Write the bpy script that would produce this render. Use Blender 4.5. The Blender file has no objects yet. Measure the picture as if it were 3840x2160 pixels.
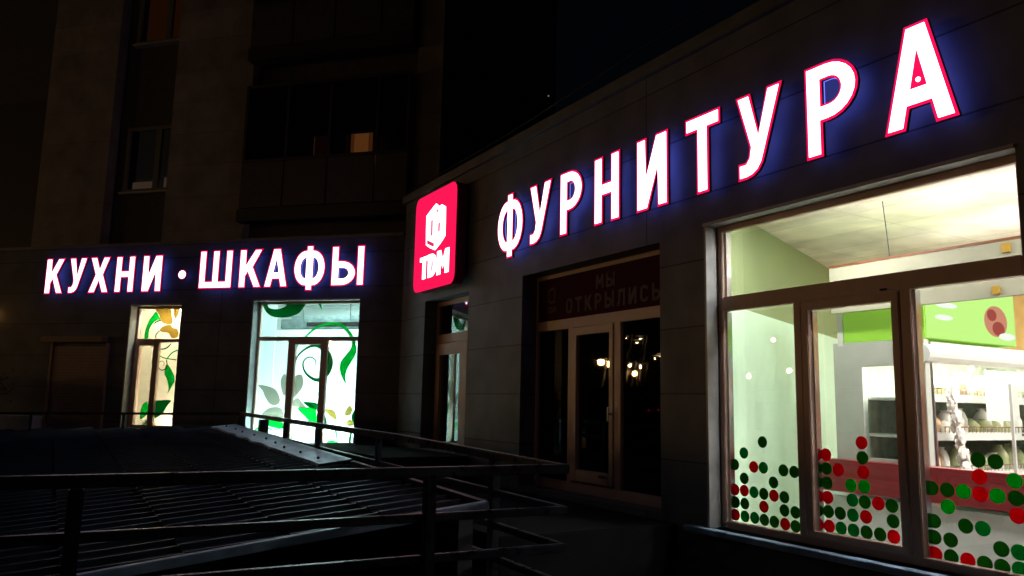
import bpy, bmesh, math, random
from mathutils import Vector, Matrix
random.seed(7)
S=bpy.context.scene
# ------------------------------------------------------------ camera
cam_d=bpy.data.cameras.new('camera'); cam=bpy.data.objects.new('camera',cam_d); S.collection.objects.link(cam); S.camera=cam
cam_d.sensor_width=36; cam_d.lens=2944.985/3840*36; cam_d.clip_start=.05; cam_d.clip_end=500
PI_,RO_,AR_=.14649,.0219886,.527765
fh=Vector((-math.cos(AR_),math.sin(AR_),0)); rh=Vector((fh.y,-fh.x,0)); zz=Vector((0,0,1))
Fv=math.cos(PI_)*fh+math.sin(PI_)*zz; U0=-math.sin(PI_)*fh+math.cos(PI_)*zz
Rv=math.cos(RO_)*rh+math.sin(RO_)*U0; Uv=-math.sin(RO_)*rh+math.cos(RO_)*U0
M=Matrix((Rv,Uv,-Fv)).transposed().to_4x4(); M.translation=Vector((11.483,-4.7,1.65)); cam.matrix_world=M
# ------------------------------------------------------------ night sky
w=bpy.data.worlds.new('World'); S.world=w; w.use_nodes=True
nt=w.node_tree; bg=nt.nodes['Background']; sky=nt.nodes.new('ShaderNodeTexSky'); sky.sky_type='NISHITA'; sky.sun_disc=False
sky.sun_elevation=math.radians(2); sky.sun_rotation=math.radians(200)
mxs=nt.nodes.new('ShaderNodeVectorMath'); mxs.operation='MULTIPLY'; mxs.inputs[1].default_value=(.45,.70,1.15)
nt.links.new(sky.outputs[0],mxs.inputs[0]); nt.links.new(mxs.outputs[0],bg.inputs[0]); bg.inputs[1].default_value=.0017
S.view_settings.view_transform='Standard'; S.view_settings.look='None'; S.view_settings.exposure=0; S.view_settings.gamma=1
S.render.engine='CYCLES'; S.cycles.max_bounces=8; S.cycles.transparent_max_bounces=16
try: S.cycles.use_light_tree=True
except Exception: pass
# ------------------------------------------------------------ materials
def mat(name,col,rough=.6,metal=0,emit=None,es=0,spec=.5,noise=0,nscale=8,bump=0,bscale=60):
    m=bpy.data.materials.new(name); m.use_nodes=True; n=m.node_tree; b=n.nodes['Principled BSDF']
    b.inputs['Base Color'].default_value=(*col,1); b.inputs['Roughness'].default_value=rough; b.inputs['Metallic'].default_value=metal
    b.inputs['Specular IOR Level'].default_value=spec
    if emit: b.inputs['Emission Color'].default_value=(*emit,1); b.inputs['Emission Strength'].default_value=es
    if noise or bump:
        tc=n.nodes.new('ShaderNodeTexCoord')
    if noise:
        t=n.nodes.new('ShaderNodeTexNoise'); t.inputs['Scale'].default_value=nscale; t.inputs['Detail'].default_value=6
        n.links.new(tc.outputs['Object'],t.inputs['Vector'])
        r=n.nodes.new('ShaderNodeMapRange'); r.inputs['To Min'].default_value=1-noise; r.inputs['To Max'].default_value=1+noise
        r.inputs['From Min'].default_value=.3; r.inputs['From Max'].default_value=.7
        n.links.new(t.outputs['Fac'],r.inputs['Value'])
        mx=n.nodes.new('ShaderNodeVectorMath'); mx.operation='SCALE'; mx.inputs[0].default_value=col
        n.links.new(r.outputs[0],mx.inputs['Scale']); n.links.new(mx.outputs[0],b.inputs['Base Color'])
        r2=n.nodes.new('ShaderNodeMapRange'); r2.inputs['To Min'].default_value=max(.02,rough-.12); r2.inputs['To Max'].default_value=min(1,rough+.12)
        n.links.new(t.outputs['Fac'],r2.inputs['Value']); n.links.new(r2.outputs[0],b.inputs['Roughness'])
    if bump:
        t=n.nodes.new('ShaderNodeTexNoise'); t.inputs['Scale'].default_value=bscale; t.inputs['Detail'].default_value=5
        n.links.new(tc.outputs['Object'],t.inputs['Vector'])
        bp=n.nodes.new('ShaderNodeBump'); bp.inputs['Strength'].default_value=bump; bp.inputs['Distance'].default_value=.01
        n.links.new(t.outputs['Fac'],bp.inputs['Height']); n.links.new(bp.outputs[0],b.inputs['Normal'])
    return m
def emis(name,col,s):
    m=bpy.data.materials.new(name); m.use_nodes=True; n=m.node_tree; n.nodes.clear()
    e=n.nodes.new('ShaderNodeEmission'); e.inputs[0].default_value=(*col,1); e.inputs[1].default_value=s
    o=n.nodes.new('ShaderNodeOutputMaterial'); n.links.new(e.outputs[0],o.inputs[0]); return m
def glass(name,tint=(.95,.97,.96),refl=1.0,ior=1.6):
    m=bpy.data.materials.new(name); m.use_nodes=True; n=m.node_tree; n.nodes.clear()
    t=n.nodes.new('ShaderNodeBsdfTransparent'); t.inputs[0].default_value=(*tint,1)
    g=n.nodes.new('ShaderNodeBsdfGlossy'); g.inputs['Roughness'].default_value=.012; g.inputs[0].default_value=(refl,refl,refl,1)
    f=n.nodes.new('ShaderNodeFresnel'); gm=n.nodes.new('ShaderNodeNewGeometry'); mr=n.nodes.new('ShaderNodeMapRange'); mr.inputs['To Min'].default_value=ior; mr.inputs['To Max'].default_value=1/ior; n.links.new(gm.outputs['Backfacing'],mr.inputs['Value']); n.links.new(mr.outputs[0],f.inputs[0])
    mx=n.nodes.new('ShaderNodeMixShader'); o=n.nodes.new('ShaderNodeOutputMaterial')
    n.links.new(f.outputs[0],mx.inputs[0]); n.links.new(t.outputs[0],mx.inputs[1]); n.links.new(g.outputs[0],mx.inputs[2]); n.links.new(mx.outputs[0],o.inputs[0])
    return m
def film(name,col,trans=.75):
    m=bpy.data.materials.new(name); m.use_nodes=True; n=m.node_tree; n.nodes.clear()
    d=n.nodes.new('ShaderNodeBsdfDiffuse'); d.inputs[0].default_value=(*col,1)
    t=n.nodes.new('ShaderNodeBsdfTransparent'); t.inputs[0].default_value=(*col,1)
    t2=n.nodes.new('ShaderNodeBsdfTranslucent'); t2.inputs[0].default_value=(*col,1)
    a=n.nodes.new('ShaderNodeMixShader'); a.inputs[0].default_value=.6; b=n.nodes.new('ShaderNodeMixShader'); b.inputs[0].default_value=trans
    o=n.nodes.new('ShaderNodeOutputMaterial')
    n.links.new(d.outputs[0],a.inputs[1]); n.links.new(t2.outputs[0],a.inputs[2]); n.links.new(a.outputs[0],b.inputs[1]); n.links.new(t.outputs[0],b.inputs[2]); n.links.new(b.outputs[0],o.inputs[0])
    return m
def cladding(name,col,bw,rh_,ox=0,oz=0,mortar=.012,dark=.35):
    m=bpy.data.materials.new(name); m.use_nodes=True; n=m.node_tree; b=n.nodes['Principled BSDF']; L=n.links.new
    tc=n.nodes.new('ShaderNodeTexCoord'); sp=n.nodes.new('ShaderNodeSeparateXYZ'); L(tc.outputs['Object'],sp.inputs[0])
    cb=n.nodes.new('ShaderNodeCombineXYZ')
    ax=n.nodes.new('ShaderNodeMath'); ax.inputs[1].default_value=ox; L(sp.outputs[0],ax.inputs[0])
    az=n.nodes.new('ShaderNodeMath'); az.inputs[1].default_value=oz; L(sp.outputs[2],az.inputs[0])
    L(ax.outputs[0],cb.inputs[0]); L(az.outputs[0],cb.inputs[1])
    br=n.nodes.new('ShaderNodeTexBrick'); br.offset=0; br.inputs['Scale'].default_value=1; br.inputs['Mortar Size'].default_value=mortar
    br.inputs['Mortar Smooth'].default_value=.1; br.inputs['Brick Width'].default_value=bw; br.inputs['Row Height'].default_value=rh_
    br.inputs['Color1'].default_value=(*[c*.93 for c in col],1); br.inputs['Color2'].default_value=(*[c*1.08 for c in col],1); br.inputs['Mortar'].default_value=(*[c*dark for c in col],1)
    L(cb.outputs[0],br.inputs['Vector'])
    t=n.nodes.new('ShaderNodeTexNoise'); t.inputs['Scale'].default_value=2.3; t.inputs['Detail'].default_value=8; L(tc.outputs['Object'],t.inputs['Vector'])
    r=n.nodes.new('ShaderNodeMapRange'); r.inputs['From Min'].default_value=.3; r.inputs['From Max'].default_value=.7; r.inputs['To Min'].default_value=.72; r.inputs['To Max'].default_value=1.25; L(t.outputs['Fac'],r.inputs['Value'])
    v=n.nodes.new('ShaderNodeVectorMath'); v.operation='SCALE'; L(br.outputs['Color'],v.inputs[0]); L(r.outputs[0],v.inputs['Scale']); L(v.outputs[0],b.inputs['Base Color'])
    bp=n.nodes.new('ShaderNodeBump'); bp.invert=True; bp.inputs['Strength'].default_value=.6; bp.inputs['Distance'].default_value=.02; L(br.outputs['Fac'],bp.inputs['Height']); L(bp.outputs[0],b.inputs['Normal'])
    b.inputs['Roughness'].default_value=.55; b.inputs['Specular IOR Level'].default_value=.3
    return m
MT=dict(
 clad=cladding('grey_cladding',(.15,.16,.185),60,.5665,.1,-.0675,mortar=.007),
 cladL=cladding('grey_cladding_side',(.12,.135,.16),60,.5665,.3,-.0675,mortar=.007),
 towerlight=cladding('beige_render',(.28,.26,.26),60,.60,0,.2,.008,.8),
 towerdark=mat('dark_render',(.07,.07,.085),.7,noise=.2),
 cap=mat('parapet_metal',(.16,.165,.18),.4,.3,noise=.2,nscale=5),
 white_pvc=mat('white_plastic_frame',(.62,.43,.35),.4,noise=.05),
 grey_metal=mat('grey_metal_trim',(.40,.41,.42),.45,.2,noise=.15),
 black=mat('dark_void',(.012,.011,.010),.9),
 darkwall=mat('dark_interior',(.05,.04,.035),.9,noise=.3),
 glass=glass('window_glass'), glassr=glass('reflective_door_glass',(.6,.65,.63),1.0,3.0), glassd=glass('dark_window_glass',(.35,.30,.27),1.0),
 rail=mat('painted_steel_tube',(.045,.055,.075),.30,.3,noise=.35,nscale=14,bump=.2,bscale=60),
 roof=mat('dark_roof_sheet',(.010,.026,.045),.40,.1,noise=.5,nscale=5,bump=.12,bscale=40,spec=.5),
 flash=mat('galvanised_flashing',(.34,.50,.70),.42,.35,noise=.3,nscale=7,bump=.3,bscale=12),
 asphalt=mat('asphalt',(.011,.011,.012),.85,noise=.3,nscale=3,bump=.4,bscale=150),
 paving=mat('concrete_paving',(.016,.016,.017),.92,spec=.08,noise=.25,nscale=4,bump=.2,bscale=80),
 lwhite=emis('letter_light',(1.0,.90,1.0),3.2), lred=emis('letter_rim_light',(1.0,.006,.10),1.0), lblue=emis('letter_added_halo',(.14,.17,.90),1.8),
 signred=emis('lightbox_red',(1.0,.008,.085),1.1), signred2=emis('emblem_red',(.75,.03,.12),1.0), signdark=emis('emblem_line',(.55,.35,.42),1.0),
 signside=mat('lightbox_side',(.25,.01,.03),.4),
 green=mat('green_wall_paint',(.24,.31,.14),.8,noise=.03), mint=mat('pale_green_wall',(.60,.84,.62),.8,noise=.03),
 beam=mat('bulkhead_board',(.42,.41,.30),.7,noise=.05), fridge=mat('white_enamel',(.62,.64,.60),.35,noise=.04), fridge2=mat('grey_side_panel',(.42,.44,.39),.4,noise=.05),
 redband=mat('red_band',(.22,.015,.02),.5,noise=.08), floor=mat('shop_floor_tile',(.66,.63,.60),.4,noise=.1),
 headg=mat('green_lightbox_side',(.20,.42,.03),.5,emit=(.18,.36,.035),es=.6), heade=emis('green_lightbox_front',(.62,1.0,.26),1.15), headw=emis('lightbox_white_text',(1,1,.95),1.15),
 orange=mat('orange_wall',(.60,.36,.12),.7,noise=.1), brown=mat('brown_cabinet',(.25,.08,.03),.5,noise=.2),
 gd=mat('dark_green_sticker',(.012,.060,.010),.5), gt=mat('teal_green_sticker',(.0,.14,.045),.5), gG=mat('bright_green_sticker',(.0,.28,.04),.5), rd=mat('red_sticker',(.45,.0,.022),.5),
 yel=mat('yellow_sticker',(.50,.30,.03),.5),
 dwhite=mat('display_white',(.80,.82,.80),.8), dwarm=mat('display_cream',(.78,.72,.56),.8,noise=.04),
 fdark=film('dark_green_film',(.0,.22,.08),.55), fmid=film('green_film',(.02,.50,.14),.55), fgrey=film('grey_petal_film',(.52,.50,.44),.6), ftan=film('tan_petal_film',(.50,.40,.16),.6),
 shutter=mat('roller_shutter',(.33,.23,.21),.5,noise=.1), banner=mat('dark_red_banner',(.07,.01,.014),.8,noise=.1,spec=.1), btext=mat('banner_text',(.20,.15,.155),.8,noise=.1,spec=.1),
 curtain=mat('curtain_cloth',(.5,.28,.2),.9), litwin=emis('lit_room',(1.0,.45,.13),.62), dimwin=emis('dim_lit_room',(.60,.22,.05),.13), lace=mat('lace_curtain',(.45,.45,.42),.9,noise=.5,nscale=60),
 lampglow=emis('sodium_lamp',(1.0,.52,.17),235), lampwhite=emis('pale_lamp',(1.0,.62,.27),300), tail=emis('tail_light',(1,.0,.03),30),
 carpaint=mat('dark_car_paint',(.03,.03,.035),.25,.4), tyre=mat('tyre_rubber',(.015,.015,.015),.8),
 leaf=mat('dark_leaf',(.02,.045,.015),.6,noise=.4), leafy=mat('grass_leaf',(.03,.12,.03),.6,noise=.4),
 pack1=mat('pale_packaging',(.65,.62,.52),.4,noise=.15), pack2=mat('olive_packaging',(.30,.32,.16),.4,noise=.3), pack3=mat('brown_packaging',(.30,.16,.07),.4,noise=.3), pack4=mat('red_packaging',(.5,.06,.06),.4), plastic=mat('clear_white_plastic',(.75,.72,.66),.3,noise=.1,nscale=20),
 plaster=mat('light_plaster',(.55,.62,.68),.8,noise=.1,nscale=10),
 ink=mat('black_lettering',(.05,.05,.05),.6), chrome=mat('polished_metal',(.6,.62,.65),.2,1),
)
for k in ('lblue',): pass
# ceiling with tile grid
MT['ceiling']=cladding('ceiling_tiles',(.84,.75,.68),1.2,.6,.3,0,.008,.72)
def ceil_fix():
    n=MT['ceiling'].node_tree
    sp=[x for x in n.nodes if x.type=='SEPXYZ'][0]; cb=[x for x in n.nodes if x.type=='COMBXYZ'][0]
    n.links.new(sp.outputs[0],cb.inputs[0]); n.links.new(sp.outputs[1],cb.inputs[1])
ceil_fix()
# ------------------------------------------------------------ mesh helpers
B_=.770975   # angle of the left wing, radians
class MB:
    def __init__(s): s.v=[]; s.f=[]
    def add(s,vs,fs):
        k=len(s.v); s.v+= [tuple(v) for v in vs]; s.f+=[tuple(i+k for i in f) for f in fs]; return s
    def box(s,x0,x1,y0,y1,z0,z1):
        return s.add([(x0,y0,z0),(x1,y0,z0),(x1,y1,z0),(x0,y1,z0),(x0,y0,z1),(x1,y0,z1),(x1,y1,z1),(x0,y1,z1)],
          [(0,3,2,1),(4,5,6,7),(0,1,5,4),(1,2,6,5),(2,3,7,6),(3,0,4,7)])
    def bar(s,a,b,w,h=None):
        h=h or w; a=Vector(a); b=Vector(b); d=(b-a).normalized(); up=Vector((0,0,1)) if abs(d.z)<.95 else Vector((1,0,0))
        sx=d.cross(up).normalized(); sy=sx.cross(d).normalized()
        vs=[]
        for p in (a,b):
            for i,j in ((-1,-1),(1,-1),(1,1),(-1,1)): vs.append(p+sx*i*w/2+sy*j*h/2)
        return s.add(vs,[(0,3,2,1),(4,5,6,7),(0,1,5,4),(1,2,6,5),(2,3,7,6),(3,0,4,7)])
    def tube(s,pts,r,n=10,cap=True):
        pts=[Vector(p) for p in pts]; vs=[];fs=[]
        rr=r if isinstance(r,(list,tuple)) else [r]*len(pts)
        for i,p in enumerate(pts):
            d=(pts[min(i+1,len(pts)-1)]-pts[max(i-1,0)]).normalized(); up=Vector((0,0,1)) if abs(d.z)<.9 else Vector((1,0,0))
            a=d.cross(up).normalized(); c=a.cross(d)
            for k in range(n): t=2*math.pi*k/n; vs.append(p+(a*math.cos(t)+c*math.sin(t))*rr[i])
        for i in range(len(pts)-1):
            for k in range(n): fs.append((i*n+k,i*n+(k+1)%n,(i+1)*n+(k+1)%n,(i+1)*n+k))
        if cap: fs.append(tuple(range(n))[::-1]); fs.append(tuple((len(pts)-1)*n+k for k in range(n)))
        return s.add(vs,fs)
    def sphere(s,c,r,n=12,m=8,sc=(1,1,1)):
        vs=[];fs=[]
        for i in range(m+1):
            p=math.pi*i/m
            for k in range(n): t=2*math.pi*k/n; vs.append((c[0]+r*sc[0]*math.sin(p)*math.cos(t),c[1]+r*sc[1]*math.sin(p)*math.sin(t),c[2]+r*sc[2]*math.cos(p)))
        for i in range(m):
            for k in range(n): fs.append((i*n+k,(i+1)*n+k,(i+1)*n+(k+1)%n,i*n+(k+1)%n))
        return s.add(vs,fs)
    def build(s,name,m,parent=None,smooth=False,bevel=0,frame=0.0,base=(0,0,0)):
        me=bpy.data.meshes.new(name)
        if parent is not None: base=parent.get('_b',(0,0,0))
        me.from_pydata([(v[0]-base[0],v[1]-base[1],v[2]-base[2]) for v in s.v],[],s.f); me.materials.append(MT[m] if isinstance(m,str) else m)
        bm=bmesh.new(); bm.from_mesh(me); bmesh.ops.remove_doubles(bm,verts=bm.verts,dist=1e-6) if smooth else None
        bmesh.ops.recalc_face_normals(bm,faces=bm.faces)
        if bevel: bmesh.ops.bevel(bm,geom=[e for e in bm.edges],offset=bevel,segments=2,affect='EDGES',clamp_overlap=True)
        if smooth:
            for f in bm.faces: f.smooth=True
        bm.to_mesh(me); bm.free()
        o=bpy.data.objects.new(name,me); S.collection.objects.link(o)
        if parent is not None: o.parent=parent; o['_b']=base
        else:
            o['_b']=base; o.rotation_euler=(0,0,frame); o.location=Matrix.Rotation(frame,4,'Z')@Vector(base)
        return o
def thing(name,label,cat,base=(0,0,0),frame=0.0,group=None):
    o=bpy.data.objects.new(name,None); S.collection.objects.link(o); o['_b']=tuple(base)
    o.rotation_euler=(0,0,frame); o.location=Matrix.Rotation(frame,4,'Z')@Vector(base)
    o['label']=label; o['category']=cat
    if group: o['group']=group
    o.empty_display_size=.1
    return o
def tag(o,label=None,cat=None,group=None,kind=None):
    for k,v in (('label',label),('category',cat),('group',group),('kind',kind)):
        if v: o[k]=v
    return o
def poly(contours,y0,y1,name,m,parent,bev=0):
    """filled outline (u,z contours, holes allowed) extruded between depth y0 (front) and y1 (back)"""
    cu=bpy.data.curves.new('outline','CURVE'); cu.dimensions='2D'; cu.fill_mode='BOTH'; cu.extrude=abs(y1-y0)/2; cu.bevel_depth=0
    for c in contours:
        sp=cu.splines.new('POLY'); sp.points.add(len(c)-1)
        for i,(a,b) in enumerate(c): sp.points[i].co=(a,b,0,1)
        sp.use_cyclic_u=True
    ob=bpy.data.objects.new('outline_tmp',cu); S.collection.objects.link(ob); dg=bpy.context.evaluated_depsgraph_get()
    me=bpy.data.meshes.new_from_object(ob.evaluated_get(dg)); bpy.data.objects.remove(ob); bpy.data.curves.remove(cu)
    base=parent['_b'] if parent is not None else (0,0,0); ym=(y0+y1)/2
    for v in me.vertices:
        x,y,z=v.co; v.co=(x-base[0],ym-z-base[1],y-base[2])
    me.name=name; me.materials.clear(); me.materials.append(MT[m])
    o=bpy.data.objects.new(name,me); S.collection.objects.link(o); o['_b']=base
    if parent is not None: o.parent=parent
    return o
def wall(mb,u0,u1,z0,z1,holes,d0,d1):
    us=sorted({u0,u1,*[h[0] for h in holes],*[h[1] for h in holes]}); zs=sorted({z0,z1,*[h[2] for h in holes],*[h[3] for h in holes]})
    us=[u for u in us if u0<=u<=u1]; zs=[z for z in zs if z0<=z<=z1]
    def solid(i,j):
        if i<0 or j<0 or i>=len(us)-1 or j>=len(zs)-1: return False
        a=(us[i]+us[i+1])/2; b=(zs[j]+zs[j+1])/2
        return not any(h[0]<a<h[1] and h[2]<b<h[3] for h in holes)
    for i in range(len(us)-1):
        for j in range(len(zs)-1):
            if not solid(i,j): continue
            a,b,c,d=us[i],us[i+1],zs[j],zs[j+1]
            mb.add([(a,d0,c),(b,d0,c),(b,d0,d),(a,d0,d)],[(0,1,2,3)]); mb.add([(a,d1,c),(b,d1,c),(b,d1,d),(a,d1,d)],[(3,2,1,0)])
            for (ii,jj,q) in ((i-1,j,((a,c),(a,d))),(i+1,j,((b,c),(b,d))),(i,j-1,((a,c),(b,c))),(i,j+1,((a,d),(b,d)))):
                if not solid(ii,jj): (p,r)=q; mb.add([(p[0],d0,p[1]),(r[0],d0,r[1]),(r[0],d1,r[1]),(p[0],d1,p[1])],[(0,1,2,3)])
    return mb
# ------------------------------------------------------------ glyphs (unit height)
def arc(cx,cy,rx,ry,a0,a1,n=12): return [(cx+rx*math.cos(math.radians(a0+(a1-a0)*i/n)),cy+ry*math.sin(math.radians(a0+(a1-a0)*i/n))) for i in range(n+1)]
def rrect(x0,x1,y0,y1,rx,ry,n=8):
    return arc(x1-rx,y1-ry,rx,ry,0,90,n)+arc(x0+rx,y1-ry,rx,ry,90,180,n)+arc(x0+rx,y0+ry,rx,ry,180,270,n)+arc(x1-rx,y0+ry,rx,ry,270,360,n)
def glyph(ch,W,s=.215):
    sy=.2
    if ch=='Н': return [[(0,0),(s,0),(s,.4),(W-s,.4),(W-s,0),(W,0),(W,1),(W-s,1),(W-s,.6),(s,.6),(s,1),(0,1)]]
    if ch=='И': return [[(0,0),(s*1.15,0),(W-s,.52),(W-s,0),(W,0),(W,1),(W-s*1.15,1),(s,.48),(s,1),(0,1)]]
    if ch=='Т': return [[(W/2-s/2,0),(W/2+s/2,0),(W/2+s/2,.8),(W,.8),(W,1),(0,1),(0,.8),(W/2-s/2,.8)]]
    if ch=='У': return [[(.03*W,0),(.22*W,.0),(.36*W,.02),(.48*W,.07),(.57*W,.15),(.63*W,.26),(W,1),(W-s*1.05,1),(.49*W,.52),(s*1.05,1),(0,1),(.29*W,.36),(.26*W,.25),(.20*W,.20),(.03*W,.20)]]
    if ch=='Р': return [[(0,0),(s,0),(s,.36)]+arc(W*.42,.68,W*.58,.32,-90,90)+[(0,1)],[(s,.81)]+arc(W*.46,.68,W*.54-s,.13,90,-90)+[(s,.55)]]
    if ch=='А': return [[(0,0),(s*1.02,0),(s*1.02+.045,.2),(W-s*1.02-.045,.2),(W-s*1.02,0),(W,0),(W*.66,1),(W*.34,1)],[(W*.5,.74),(W*.605,.385),(W*.395,.385)]]
    if ch=='К': return [[(0,0),(s,0),(s,.30),(s+.05,.38),(W-s*1.1,0),(W,0),(W*.62,.54),(W,1),(W-s*1.12,1),(s,.62),(s,1),(0,1)]]
    if ch=='Х': return [[(0,0),(s*1.1,0),(W/2,.32),(W-s*1.1,0),(W,0),(W*.70,.51),(W*.98,1),(W*.98-s*1.1,1),(W/2,.69),(s*1.1+.01,1),(.01,1),(W*.30,.51)]]
    if ch=='Ш': return [[(0,0),(W,0),(W,1),(W-s,1),(W-s,.2),(W/2+s/2,.2),(W/2+s/2,1),(W/2-s/2,1),(W/2-s/2,.2),(s,.2),(s,1),(0,1)]]
    if ch=='Ф':
        c=W/2;h=s/2*.95
        def side(g,a,b): # half ring
            return g
        out=[(c-h,-.10),(c+h,-.10),(c+h,.0)]+[(p[0],p[1]) for p in arc(c+h,.47,W-c-h,.46,-90,90,14)]+[(c+h,1.04),(c-h,1.04)]+[(p[0],p[1]) for p in arc(c-h,.47,c-h,.46,90,270,14)]
        rx=max(.03,W-s*.93-c-h)
        h1=[(c+h,.73)]+arc(c+h,.47,rx,.26,90,-90,10); h2=[(c-h,.21)]+arc(c-h,.47,rx,.26,-90,-270,10)
        return [out,h1,h2]
    if ch=='Ь': return [[(0,0)]+arc(W*.42,.32,W*.58,.32,-90,90)+[(s,.64),(s,1),(0,1)],[(s,.45)]+arc(W*.46,.32,W*.54-s,.13,90,-90)+[(s,.19)]]
    if ch=='Ы':
        bw=W-s-.015; g=glyph('Ь',bw,s); return g+[[(W-s,0),(W,0),(W,1),(W-s,1)]]
    if ch=='М': return [[(0,0),(s,0),(s,.55),(W/2,.22),(W-s,.55),(W-s,0),(W,0),(W,1),(W-s,1),(W/2,.55),(s,1),(0,1)]]
    if ch=='О': return [rrect(0,W,0,1,W/2,.3),rrect(s,W-s,s*.9,1-s*.9,(W-2*s)/2,.15)[::-1]]
    if ch=='Л': return [[(0,0),(s*.8,0),(s*1.3,.2),(s*1.4,.8),(W-s,.8),(W-s,0),(W,0),(W,1),(s*.5,1),(s*.45,.25),(0,.2)]]
    if ch=='С': return [arc(W/2,.7,W/2,.3,10,180,10)+arc(W/2,.3,W/2,.3,180,350,10)+arc(W/2,.3,W/2-s,.12,350,180,8)+arc(W/2,.7,W/2-s,.12,180,10,8)]
    if ch=='D': return [[(0,0)]+arc(W*.4,.4,W*.6,.4,-90,0,8)+arc(W*.4,.6,W*.6,.4,0,90,8)+[(0,1)],[(s,.8)]+arc(W*.42,.5,W*.58-s,.3,90,-90,10)+[(s,.2)]]
    if ch=='·': return [arc(W/2,.47,W/2,W/2,0,345,23)]
def area(c): return sum(c[i][0]*c[(i+1)%len(c)][1]-c[(i+1)%len(c)][0]*c[i][1] for i in range(len(c)))/2
def clean(c):
    r=[]
    for p in c:
        if not r or math.dist(p,r[-1])>1e-4: r.append(p)
    if math.dist(r[0],r[-1])<1e-4: r.pop()
    return r
def inset(c,d,hole=False):
    c=clean(c)
    if (area(c)<0)!=hole: c=c[::-1]      # outer ccw, hole cw: material lies to the left
    n=len(c);out=[]
    for i in range(n):
        p,q,r=Vector(c[i-1]),Vector(c[i]),Vector(c[(i+1)%n]); a=(q-p).normalized(); b=(r-q).normalized()
        na=Vector((-a.y,a.x)); nb=Vector((-b.y,b.x)); m=(na+nb)
        if m.length<1e-3: out.append(tuple(q+na*d)); continue
        m.normalize(); k=d/max(.45,m.dot(na)); out.append(tuple(q+m*k))
    return out
def place(g,x0,z0,h): return [clean([(x0+x*h,z0+y*h) for x,y in c]) for c in g]
DOTS= {"a":[[7.058,1.396,"g"],[6.862,1.299,"t"],[6.762,1.2,"g"],[6.962,1.197,"r"],[7.06,1.198,"t"],[7.256,1.194,"g"],[7.358,1.191,"g"],[6.86,1.099,"g"],[7.157,1.095,"g"],[6.76,1.001,"r"],[6.858,1.003,"r"],[6.959,1.001,"t"],[7.058,0.999,"g"],[7.158,0.996,"r"],[7.258,0.995,"g"],[6.763,0.903,"g"],[6.861,0.902,"g"],[7.057,0.901,"r"],[7.256,0.898,"g"],[7.358,0.896,"g"],[6.76,0.803,"r"],[6.861,0.803,"t"],[6.96,0.805,"t"],[7.058,0.802,"g"],[7.156,0.801,"g"],[7.259,0.798,"r"],[7.355,0.795,"g"]],"b":[[7.939,1.437,"r"],[7.644,1.337,"r"],[7.941,1.335,"g"],[7.645,1.238,"g"],[7.744,1.237,"r"],[7.944,1.238,"r"],[7.646,1.139,"g"],[7.842,1.14,"G"],[7.946,1.141,"G"],[7.647,1.037,"r"],[7.848,1.04,"t"],[7.945,1.038,"g"],[8.047,1.04,"r"],[8.147,1.037,"g"],[7.649,0.939,"g"],[7.746,0.939,"g"],[7.848,0.939,"t"],[7.95,0.941,"r"],[8.15,0.939,"g"],[7.652,0.838,"r"],[7.749,0.838,"t"],[7.848,0.838,"t"],[7.949,0.839,"g"],[8.051,0.84,"g"],[8.149,0.84,"r"]],"c":[[8.731,1.376,"g"],[8.833,1.373,"g"],[8.733,1.277,"r"],[8.933,1.272,"G"],[8.427,1.181,"g"],[8.529,1.179,"g"],[8.629,1.179,"G"],[8.732,1.174,"r"],[8.831,1.175,"G"],[8.935,1.173,"g"],[8.527,1.077,"G"],[8.937,1.074,"r"],[8.432,0.978,"g"],[8.631,0.975,"g"],[8.733,0.975,"t"],[8.429,0.879,"g"],[8.532,0.878,"g"],[8.833,0.873,"g"],[8.932,0.871,"t"],[8.429,0.778,"r"],[8.53,0.778,"g"],[8.632,0.775,"r"],[8.733,0.774,"g"],[8.832,0.773,"g"],[8.931,0.776,"t"]]}
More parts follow.
